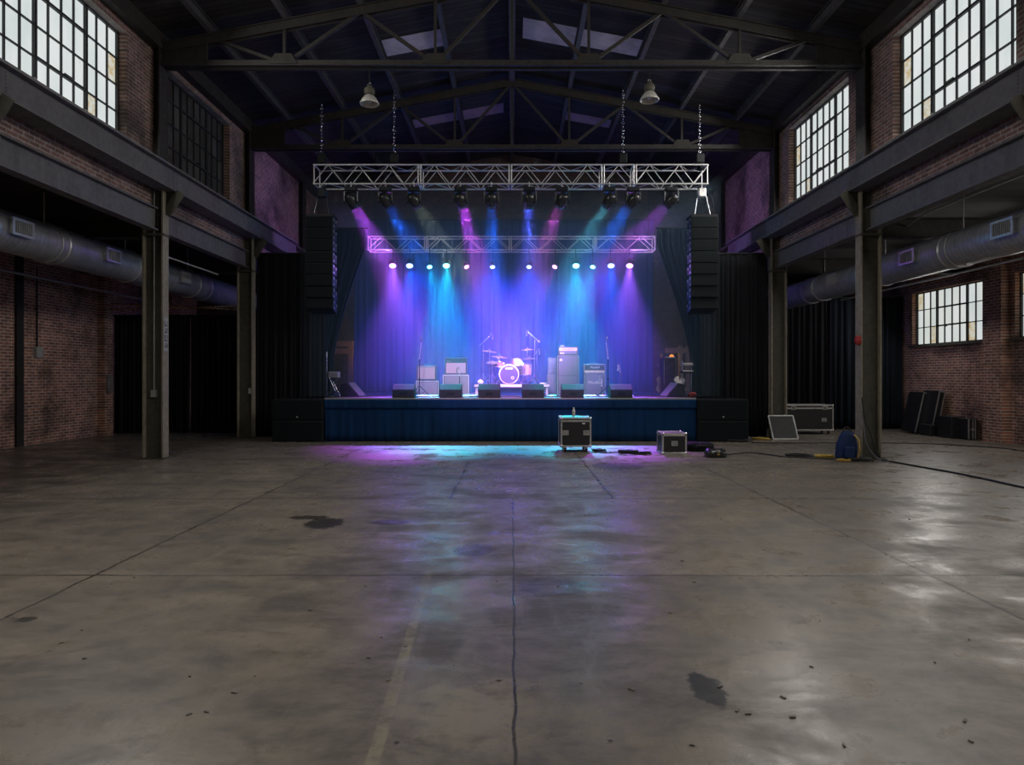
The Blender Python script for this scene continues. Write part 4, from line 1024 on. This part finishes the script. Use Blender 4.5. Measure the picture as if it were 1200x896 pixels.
def wav(a, b, n, amp, z, seed):
    rn = random.Random(seed); a, b = Vector(a), Vector(b); d = b - a; p = Vector((-d.y, d.x, 0)).normalized(); ph = rn.uniform(0, 6)
    return [a + d * (i / n) + p * amp * math.sin(i * .9 + ph) * rn.uniform(.5, 1) + Vector((0, 0, z)) for i in range(n + 1)]
for i, (a, b, lab) in enumerate((((550, 17.6), (640, 17.5), 'pale cable lying on stage before the drum riser'), ((515, 17.5), (560, 17.9), 'cable lying on stage before the pinkish combo stack'), ((640, 17.7), (690, 17.6), 'cable lying on stage before the bass cabinet'), ((695, 17.55), (720, 17.6), 'cable lying on stage around the right mic stand base'))):
    tag(MB().path(wav((wx(*a), a[1], SZ), (wx(*b), b[1], SZ), 26, .08, .014, i), .013, 6).build('stage_cable', 'greybox', recenter=True), lab, 'cable', 'cables on the stage floor')

# side-fill wedges and gear in the wings
def side_wedge(px, y, rz, lab, mat='grille'):
    t = thing('side_monitor', lab, 'stage monitor', (wx(px, y), y, SZ), 'side fill monitors', rz)
    MB().prism([(-.26, 0), (.28, 0), (-.06, .36), (-.26, .32)], 'y', -.22, .22).build('cabinet', 'black', t, bevel=.01)
    m = MB(); m.bar((.275, 0, .02), (-.05, 0, .365), .38, .014, (1, 0, 0)); m.build('grille', mat, t)
side_wedge(414, 18.2, -.25, 'wedge monitor in the left wing facing across the stage', 'amp_dark')
side_wedge(788, 18.0, PI + .25, 'wedge monitor in the right wing facing across the stage', 'amp_dark')
# left wing: amp on a folding stand
y = 18.5; t = thing('keyboard_amp', 'small pale-topped amplifier on a stand beside the left curtain', 'amplifier', (wx(391.5, y), y, SZ)); 
MB().box(-.14, .14, -.12, .12, .5, .66).build('cabinet', 'greyplastic', t, bevel=.012)
MB().box(-.12, .12, -.127, -.119, .52, .64).build('grille', 'amp_dark', t)
for sx in (-1, 1):
    for sy in (-1, 1): MB().tube((sx * .13, sy * .1, 0), (-sx * .11, sy * .1, .5), .012).build('leg', 'chrome', t)
MB().tube((-.2, 0, .01), (-.2, 0, 1.2), .014).build('pole', 'chrome', t)
# right wing: rack case, guitars, keyboard
y = 18.6; t = thing('equipment_rack', 'tall dark equipment rack in the right wing under an orange lamp', 'rack', (wx(785, y), y, SZ)); hh = wz(419, y) - SZ
MB().box(-.17, .17, 0, .5, .04, hh).build('cabinet', 'black', t, bevel=.01)
for k in range(5): MB().box(-.15, .15, -.012, .005, .12 + k * .18, .26 + k * .18).build('rack_unit', 'blackgloss', t)
r = MB()
for s in (-1, 1): r.box(s * .16 - .01, s * .16 + .01, -.015, .0, .06, hh - .02)
r.build('rails', 'chrome', t)
for sx in (-.13, .13): MB().tube((sx, .1, 0), (sx, .1, .05), .025).build('caster', 'rubber', t)
t = thing('rack_lamp', 'small glowing orange lamp on top of the equipment rack', 'lamp', (wx(787, 18.6), 18.72, SZ + hh))
MB().box(-.14, .1, -.08, .08, 0, .03).build('base', 'caseedge', t); MB().lathe([(.06, .03), (.065, .05), (.03, .09), (0, .1)], (.03, 0, 0), n=16).build('shade', 'orange_glow', t)
def guitar(px, y, lab, lean, body):
    t = thing('electric_guitar', lab, 'guitar', (wx(px, y), y, SZ), 'guitars on stands in the right wing')
    R = Matrix.Rotation(lean, 4, 'X')
    poly = [(-.04, .55), (-.11, .52), (-.16, .44), (-.1, .34), (-.17, .2), (-.13, .09), (0, .06), (.13, .09), (.17, .2), (.1, .34), (.15, .42), (.1, .5), (.04, .5)]
    m = MB(); m.prism(poly, 'y', -.02, .02); m.v = [tuple(R @ Vector(p)) for p in m.v]; m.build('body', body, t, bevel=.008)
    m = MB(); m.box(-.022, .022, -.025, -.002, .45, 1.02); m.v = [tuple(R @ Vector(p)) for p in m.v]; m.build('neck', 'wood', t)
    m = MB(); m.prism([(-.025, 1.02), (.025, 1.02), (.045, 1.16), (-.03, 1.2)], 'y', -.02, 0); m.v = [tuple(R @ Vector(p)) for p in m.v]; m.build('headstock', 'wood', t)
    m = MB()
    for s in (-1, 1): m.tube((s * .12, -.1, 0), (s * .1, .05, .1), .01); m.tube((s * .1, .05, .1), (0, .18, .6), .01)
    m.tube((0, .22, 0), (0, .18, .6), .01); m.build('stand', 'chrome', t)
guitar(797, 18.5, 'pale electric guitar standing between rack and keyboard stand', -.14, 'caseedge')
guitar(776, 18.9, 'dark electric guitar standing left of the equipment rack', -.14, 'drumred')
y = 18.5; t = thing('keyboard', 'two-tier keyboard on a chrome stand by the right curtain', 'keyboard', (wx(805, y), y, SZ))
for z, w in ((.62, .3), (.82, .27)):
    kb = MB().box(-w / 2, w / 2, -.14, .14, z, z + .07).build('keyboard_body', 'greyplastic' if z > .7 else 'black', t, bevel=.01)
    ks = MB()
    for q in range(12): ks.box(-w / 2 + .015 + q * (w - .03) / 12, -w / 2 + .015 + (q + .85) * (w - .03) / 12, -.145, -.03, z + .045, z + .076)
    ks.build('keys', 'white', kb)
for s in (-1, 1): MB().tube((s * .12, 0, 0), (s * .12, 0, .95), .014).tube((s * .12, -.2, .01), (s * .12, .2, .01), .014).build('stand_leg', 'chrome', t)
tag(MB().torus((wx(811, 17.9), 17.9, SZ + .05), .09, .03, (0, .6, 1), 18, 8).build('cable_coil', 'red', recenter=True), 'reddish coil of cable at the right stage corner', 'cable')
tag(MB().box(wx(775, 19.2) - .12, wx(775, 19.2) + .12, 19.2, 19.4, SZ + .9, SZ + 1.25).build('music_tablet', 'greybox', bevel=.01, recenter=True), 'grey box perched beside the equipment rack', 'box') if False else None

# ------------------------------------------------------------------ flight cases on the hall floor
def flight_case(lab, x0, x1, y0, y1, z0, z1, casters=True, latches=(), lidline=.12, group='flight cases on the floor', rz=0, front_plate=True):
    cx, cy = (x0 + x1) / 2, (y0 + y1) / 2
    t = thing('flight_case', lab, 'flight case', (cx, cy, 0), group, rz)
    X0, X1, Y0, Y1 = x0 - cx, x1 - cx, y0 - cy, y1 - cy
    MB().box(X0 + .012, X1 - .012, Y0 + .012, Y1 - .012, z0 + .012, z1 - .012).build('body', 'casebody', t)
    e = MB(); w = .035
    for xx in (X0, X1):
        for yy in (Y0, Y1): e.box(min(xx, xx + (w if xx < 0 else -w)), max(xx, xx + (w if xx < 0 else -w)), min(yy, yy + (w if yy < 0 else -w)), max(yy, yy + (w if yy < 0 else -w)), z0, z1)
    zl = z1 - (z1 - z0) * lidline
    for zz0, zz1 in ((z0, z0 + w), (z1 - w, z1), (zl - .02, zl + .02)):
        for yy in (Y0, Y1): e.box(X0, X1, min(yy, yy + (.02 if yy < 0 else -.02)), max(yy, yy + (.02 if yy < 0 else -.02)), zz0, zz1)
        for xx in (X0, X1): e.box(min(xx, xx + (.02 if xx < 0 else -.02)), max(xx, xx + (.02 if xx < 0 else -.02)), Y0, Y1, zz0, zz1)
    e.build('edging', 'caseedge', t, bevel=.004)
    c = MB()
    for xx in (X0, X1):
        for yy in (Y0, Y1):
            for zz in (z0, z1): c.sphere((xx - .02 * (1 if xx > 0 else -1), yy - .02 * (1 if yy > 0 else -1), zz - .02 * (1 if zz == z1 else -1)), .036, 8)
    c.build('ball_corners', 'chrome', t)
    for (fx, fz) in latches:
        lx = X0 + (X1 - X0) * fx; lz = z0 + (z1 - z0) * fz
        l = MB()
        for a in ((-.065, .065, -.05, -.038), (-.065, .065, .038, .05), (-.065, -.053, -.05, .05), (.053, .065, -.05, .05)): l.box(lx + a[0], lx + a[1], Y0 - .012, Y0 + .01, lz + a[2], lz + a[3])
        lo = l.build('latch', 'caseedge', t)
        MB().box(lx - .053, lx + .053, Y0 - .004, Y0 + .01, lz - .038, lz + .038).build('latch_dish', 'greyplastic', lo)
        MB().box(lx - .02, lx + .02, Y0 - .016, Y0 - .004, lz - .02, lz + .02).build('latch_key', 'chrome', lo)
    if casters:
        for xx in (X0 + .1, X1 - .1):
            for yy in (Y0 + .1, Y1 - .1):
                k = MB(); k.lathe([(0, -.02), (.042, -.02), (.048, -.01), (.048, .01), (.042, .02), (0, .02)], (xx, yy, .05), (1, 0, 0), 16); ko = k.build('caster', 'rubber', t)
                MB().box(xx - .03, xx + .03, yy - .035, yy + .035, .09, z0).tube((xx - .028, yy, .05), (xx + .028, yy, .05), .01).bar((xx - .026, yy, .05), (xx - .026, yy, .1), .008, .04).bar((xx + .026, yy, .05), (xx + .026, yy, .1), .008, .04).build('caster_fork', 'chrome', ko)
    return t
d = 14.35
fc = flight_case('tall wheeled flight case before the stage with a bottle on top', wx(657, d), wx(693, d), d, d + .72, .12, wz(489, d), True, ((.16, .48), (.84, .48)))
MB().box(wx(684, d) - fc.location.x - .03, wx(684, d) - fc.location.x + .03, d - fc.location.y - .004, d - fc.location.y + .012, .60, .625).build('label_plate', 'white', fc)
flight_case('small flight case standing on the floor right of the tall one', wx(776, 14.1), wx(805, 14.1), 14.1, 14.62, .0, wz(507, 14.1), False, ((.5, .5),))
flight_case('long black flight case against the drape behind the right column', wx(921, 18.9), wx(977, 18.9), 18.9, 19.5, .1, wz(474, 18.9), True, ((.12, .42), (.8, .42), (.16, .88), (.82, .88)), .14)
# bottle
t = thing('water_bottle', 'clear bottle standing on the tall flight case', 'bottle', (wx(672.5, d + .25), d + .3, wz(489, d)))
MB().lathe([(0, 0), (.034, 0), (.036, .01), (.036, .07), (.033, .08), (.036, .09), (.034, .13), (.014, .165), (.014, .18), (0, .18)], n=18).build('bottle_body', 'lampglass', t)
MB().lathe([(.016, .178), (.016, .2), (0, .2)], n=14).build('cap', 'white', t); MB().lathe([(.0367, .035), (.0367, .065)], n=18).build('label', 'greyplastic', t)

# leaning white-edged panel by the second right column
t = thing('case_lid', 'dark panel with white edging leaning before the second right column', 'panel', (wx(921, 17.3), 17.35, 0))
R = Matrix.Rotation(-.3, 4, 'X')
def rot(m, R): m.v = [tuple(R @ Vector(p)) for p in m.v]; return m
sk = lambda x, z: x - .06 * z / .6
rot(MB().prism([(-.3, .012), (.33, .012), (.27, .62), (-.36, .62)], 'y', 0, .05), R).build('panel', 'casebody', t)
e = MB()
q = [(-.3, .012), (.33, .012), (.27, .62), (-.36, .62)]
for i in range(4): e.bar((q[i][0], 0.02, q[i][1]), (q[(i + 1) % 4][0], .02, q[(i + 1) % 4][1]), .07, .035, (0, 1, 0)) if False else e.tube((q[i][0], .0, q[i][1]), (q[(i + 1) % 4][0], .0, q[(i + 1) % 4][1]), .018, 6)
rot(e, R).build('edging', 'white', t)

# blue bag at the first right column
t = thing('backpack', 'dark blue backpack leaning against the foot of the right column', 'bag', (6.35, 13.0, 0))
m = MB(); vs = []
prof = [(0, .15, .12), (.08, .17, .14), (.3, .165, .13), (.45, .15, .11), (.54, .1, .08), (.57, .03, .03)]
n = 18
for z, a, b in prof:
    for i in range(n):
        th = 2 * PI * i / n; ca, sa = math.cos(th), math.sin(th)
        vs.append((a * math.copysign(abs(ca) ** .55, ca) + z * .08, b * math.copysign(abs(sa) ** .55, sa) + .03 * math.sin(z * 20 + i), z))
m.add(vs, [(j * n + i, j * n + (i + 1) % n, (j + 1) * n + (i + 1) % n, (j + 1) * n + i) for j in range(len(prof) - 1) for i in range(n)] + [tuple(range(n - 1, -1, -1)), tuple(range((len(prof) - 1) * n, len(prof) * n))], True)
m.build('sack', 'bluebag', t)
m = MB()
m.box(-.1, .1, -.2, -.12, .06, .28); m.build('pocket', 'bluebag', t, bevel=.03)
MB().path([(.1, -.13, .5), (.17, -.18, .4), (.19, -.17, .2), (.15, -.15, .06)], .014).build('strap', 'yellow', t)
MB().path([(-.05, 0, .56), (-.02, 0, .63), (.06, 0, .63), (.09, 0, .57)], .012).build('handle', 'rubber', t)

def cable(pts, r, lab, mat='rubber', name='cable', group='cables on the hall floor'):
    # Catmull-Rom through the points
    P_ = [Vector(p) for p in pts]; out = []
    for i in range(len(P_) - 1):
        p0, p1, p2, p3 = P_[max(i - 1, 0)], P_[i], P_[i + 1], P_[min(i + 2, len(P_) - 1)]
        for k in range(8):
            u = k / 8
            out.append(.5 * ((2 * p1) + (p2 - p0) * u + (2 * p0 - 5 * p1 + 4 * p2 - p3) * u * u + (3 * p1 - p0 - 3 * p2 + p3) * u ** 3))
    out.append(P_[-1])
    tag(MB().path(out, r, 6).build(name, mat, recenter=True), lab, 'cable', group)
def fp(*l, z=.012): return [fl(x, y) + Vector((0, 0, z)) for x, y in l]
cable(fp((1034, 540), (1048, 542), (1075, 547), (1110, 553), (1150, 561), (1200, 572), (1240, 580)), .018, 'thick black cable curving from the right column toward the camera edge')
cable(fp((852, 533), (880, 531), (915, 535), (950, 537), (985, 539), (1012, 540)), .015, 'black cable on floor from the pedal case to right column')
cable(fp((880, 519), (930, 519.5), (1000, 519), (1080, 520), (1140, 523), (1180, 526), (1200, 529)), .014, 'thin black cable crossing floor in front of long flight case')
cable(fp((693, 526), (700, 530), (708, 531), (725, 530.5), (740, 532), (757, 533)), .012, 'black cable linking tall flight case and the small coils')
y = 13.15
cable([(6.73, y - .02, 1.2), (6.76, y - .03, .95), (6.8, y - .05, .7), (6.9, y - .06, .45), (6.95, y - .08, .2), (7.0, y - .1, .03), (7.15, y - .15, .015)], .014, 'cable hanging down the front of the right column', group='cables at the column foot')
cable([(6.7, y - .02, 1.05), (6.76, y - .04, .6), (6.8, y - .06, .3), (6.95, y - .15, .05), (7.1, y - .35, .015), (6.8, y - .45, .015)], .01, 'thinner cable hanging beside it on the right column', 'greybox', group='cables at the column foot')
def coil(px, py, R, r, turns, lab, mat='rubber', z0=.0, group='cable coils on the hall floor', sq=.6):
    c = fl(px, py); rn = random.Random(int(px)); pts = []
    for i in range(turns * 16):
        a = 2 * PI * i / 16; k = 1 + .18 * math.sin(i * .37) + rn.uniform(-.04, .04)
        pts.append((c.x + math.cos(a) * R * k, c.y + math.sin(a) * R * k * sq, z0 + r + (i / 16) * r * .9 + abs(.01 * math.sin(i))))
    tag(MB().path(pts, r, 6).build('cable_coil', mat, recenter=True), lab, 'cable', group)
coil(703, 529.5, .14, .012, 4, 'coiled black cable beside the tall flight case wheel')
coil(738, 532, .2, .014, 5, 'larger coiled black cable between the two flight cases')
coil(757, 532.5, .11, .012, 4, 'small coiled black cable left of the small flight case')
coil(938, 535, .26, .012, 3, 'loose flat coil of cable left of the blue backpack')
coil(968, 537, .18, .016, 3, 'yellow coil of cable beside the blue backpack', 'yellow')
coil(1010, 541, .2, .015, 4, 'dark coil of cable round the right column foot')
coil(990, 541, .13, .012, 3, 'yellowish coil of cable before the right column foot', 'yellow')
coil(866, 517.5, .3, .014, 3, 'loose cable heap in front of the right subwoofers')
coil(893, 515.5, .2, .014, 3, 'yellowish cable heap at the foot of the second right column', 'yellow')
coil(873, 515.0, .14, .013, 4, 'pale cable coil in front of the right subwoofers', 'greybox')

# soft bags and pedal case right of small case
def soft_bag(px0, px1, pyb, h, dep, lab, mat, group=None):
    d = EYE * F / (pyb - CY); x0, x1 = wx(px0, d), wx(px1, d); cx = (x0 + x1) / 2; hw = (x1 - x0) / 2
    t = thing('gig_bag', lab, 'bag', (cx, d + dep / 2, 0), 'bags lying by the small flight case')
    m = MB(); vs = []; n = 20; pr = [(0, .9), (.02, 1), (h * .6, 1), (h * .9, .9), (h, .6)]
    for z, k in pr:
        for i in range(n):
            th = 2 * PI * i / n; ca, sa = math.cos(th), math.sin(th)
            vs.append((hw * k * math.copysign(abs(ca) ** .5, ca), dep / 2 * k * math.copysign(abs(sa) ** .5, sa), z + (.02 * math.sin(i * 2.1) if z > h * .5 else 0)))
    m.add(vs, [(j * n + i, j * n + (i + 1) % n, (j + 1) * n + (i + 1) % n, (j + 1) * n + i) for j in range(len(pr) - 1) for i in range(n)] + [tuple(range(n - 1, -1, -1)), tuple(range((len(pr) - 1) * n, len(pr) * n))], True)
    m.build('sack', mat, t)
    MB().path([(-hw * .4, -dep / 2 - .01, h * .5), (-hw * .3, -dep / 2 - .03, h * .75), (hw * .3, -dep / 2 - .03, h * .75), (hw * .4, -dep / 2 - .01, h * .5)], .012).build('handle', 'rubber', t)
    MB().path([(-hw * .95, 0, h * .8), (0, -dep * .3, h * .99), (hw * .95, 0, h * .8)], .008).build('zip', 'greyplastic', t)
    return t
soft_bag(805, 839, 529, .17, .5, 'long black soft bag lying right of the small flight case', 'drape')
sb = soft_bag(829, 854, 536.5, .15, .35, 'shiny dark case lying in front of the long soft bag', 'blackgloss')
MB().box(-.02, .03, -.19, -.175, .06, .1).build('tag', 'yellow', sb)

# right aisle: boards leaning on the wall, stacked cases
def board(px0, px1, d, pyt, lab, mat, lean):
    x0, x1 = wx(px0, d), wx(px1, d); h = wz(pyt, d)
    t = thing('leaning_panel', lab, 'panel', ((x0 + x1) / 2, d, 0), 'panels leaning by the right drape')
    w = (x1 - x0) / 2
    S = Matrix.Rotation(lean, 4, 'Y')
    rot(MB().box(-w, w, -.35, .35, .005 + w * abs(math.sin(lean)), h), S).build('board', mat, t, bevel=.005)
    e = MB()
    e.box(-w - .005, -w + .03, -.36, -.345, .02, h); e.box(w - .02, w + .006, -.36, -.345, .02, h); e.box(-w, w, -.36, -.345, h - .03, h + .004)
    rot(e, S).build('edging', 'caseedge', t)
board(1063, 1075, 19.3, 459, 'dark flat panel leaning beside the right aisle drape, left of the pair', 'casebody', .22)
board(1081, 1088, 18.75, 457, 'narrow pale-edged panel leaning beside the right aisle drape, right of pair', 'casebody', .2)
def stack_box(px0, px1, d, y1, z0, z1, lab, edged=()):
    x0, x1 = wx(px0, d), wx(px1, d)
    t = thing('storage_case', lab, 'case', ((x0 + x1) / 2, (d + y1) / 2, z0), 'cases by the right brick wall'); off = t.location
    MB().box(x0, x1, d, y1, z0 + .004, z1).build('body', 'casebody', t, bevel=.02, off=off)
    e = MB()
    for f in edged: xx = x0 + (x1 - x0) * f; e.box(xx - .015, xx + .015, d - .008, d + .01, z0 + .02, z1 - .01)
    e.box((x0 + x1) / 2 - .05, (x0 + x1) / 2 + .05, d - .012, d + .004, (z0 + z1) / 2 - .02, (z0 + z1) / 2 + .02)
    e.build('fittings', 'caseedge' if edged else 'blackgloss', t, off=off)
stack_box(1090, 1114, 18.3, 18.8, 0, .3, 'low black case at the left of the pile by right wall')
stack_box(1097, 1112, 18.35, 18.75, .305, .42, 'small black case on top of the low case by right wall')
stack_box(1115, 1133, 17.6, 18.2, 0, wz(488, 17.6), 'tall black case in the middle of the pile by right wall', (.95,))
stack_box(1134, 1146, 17.2, 17.8, 0, wz(490, 17.45), 'black case with pale stripes at the right of the pile', (.1, .5, .75))

# litter on the floor
lt = MB(); rn = random.Random(5)
for i in range(46):
    p = fl(rn.uniform(60, 1150), rn.uniform(600, 880)); a = rn.uniform(0, 3); s = rn.uniform(.004, .013)
    R = Matrix.Translation((p.x, p.y, .003)) @ Matrix.Rotation(a, 4, 'Z'); lt.box(-s * rn.uniform(1, 2.2), s, -s * .5, s * .5, -.002, .004, R)
tag(lt.build('litter', 'concpad'), 'scattered crumbs of pale grit and paper on the concrete floor', 'litter', None, 'stuff')

# ------------------------------------------------------------------ world and camera
wd = bpy.data.worlds.new('overcast'); SC.world = wd; wd.use_nodes = True
bg = wd.node_tree.nodes['Background']; bg.inputs[0].default_value = (.75, .82, .9, 1); bg.inputs[1].default_value = 1.0
cam = bpy.data.cameras.new('camera'); cam.sensor_width = 36; cam.lens = 24; cam.shift_y = -7 / 1200; cam.clip_end = 200
co = bpy.data.objects.new('camera', cam); COL.objects.link(co); co.location = (0, 0, EYE); co.rotation_euler = (PI / 2, 0, 0)
SC.camera = co
vsn = SC.view_settings; vsn.view_transform = 'Standard'; vsn.look = 'None'; vsn.gamma = 1; vsn.exposure = 0; vsn.use_curve_mapping = False
cy = SC.cycles
cy.use_denoising = True
try: cy.denoiser = 'OPENIMAGEDENOISE'
except Exception: pass
cy.max_bounces = 6; cy.diffuse_bounces = 3; cy.glossy_bounces = 3; cy.transmission_bounces = 2; cy.volume_bounces = 0
cy.caustics_reflective = False; cy.caustics_refractive = False; cy.sample_clamp_indirect = 3.0
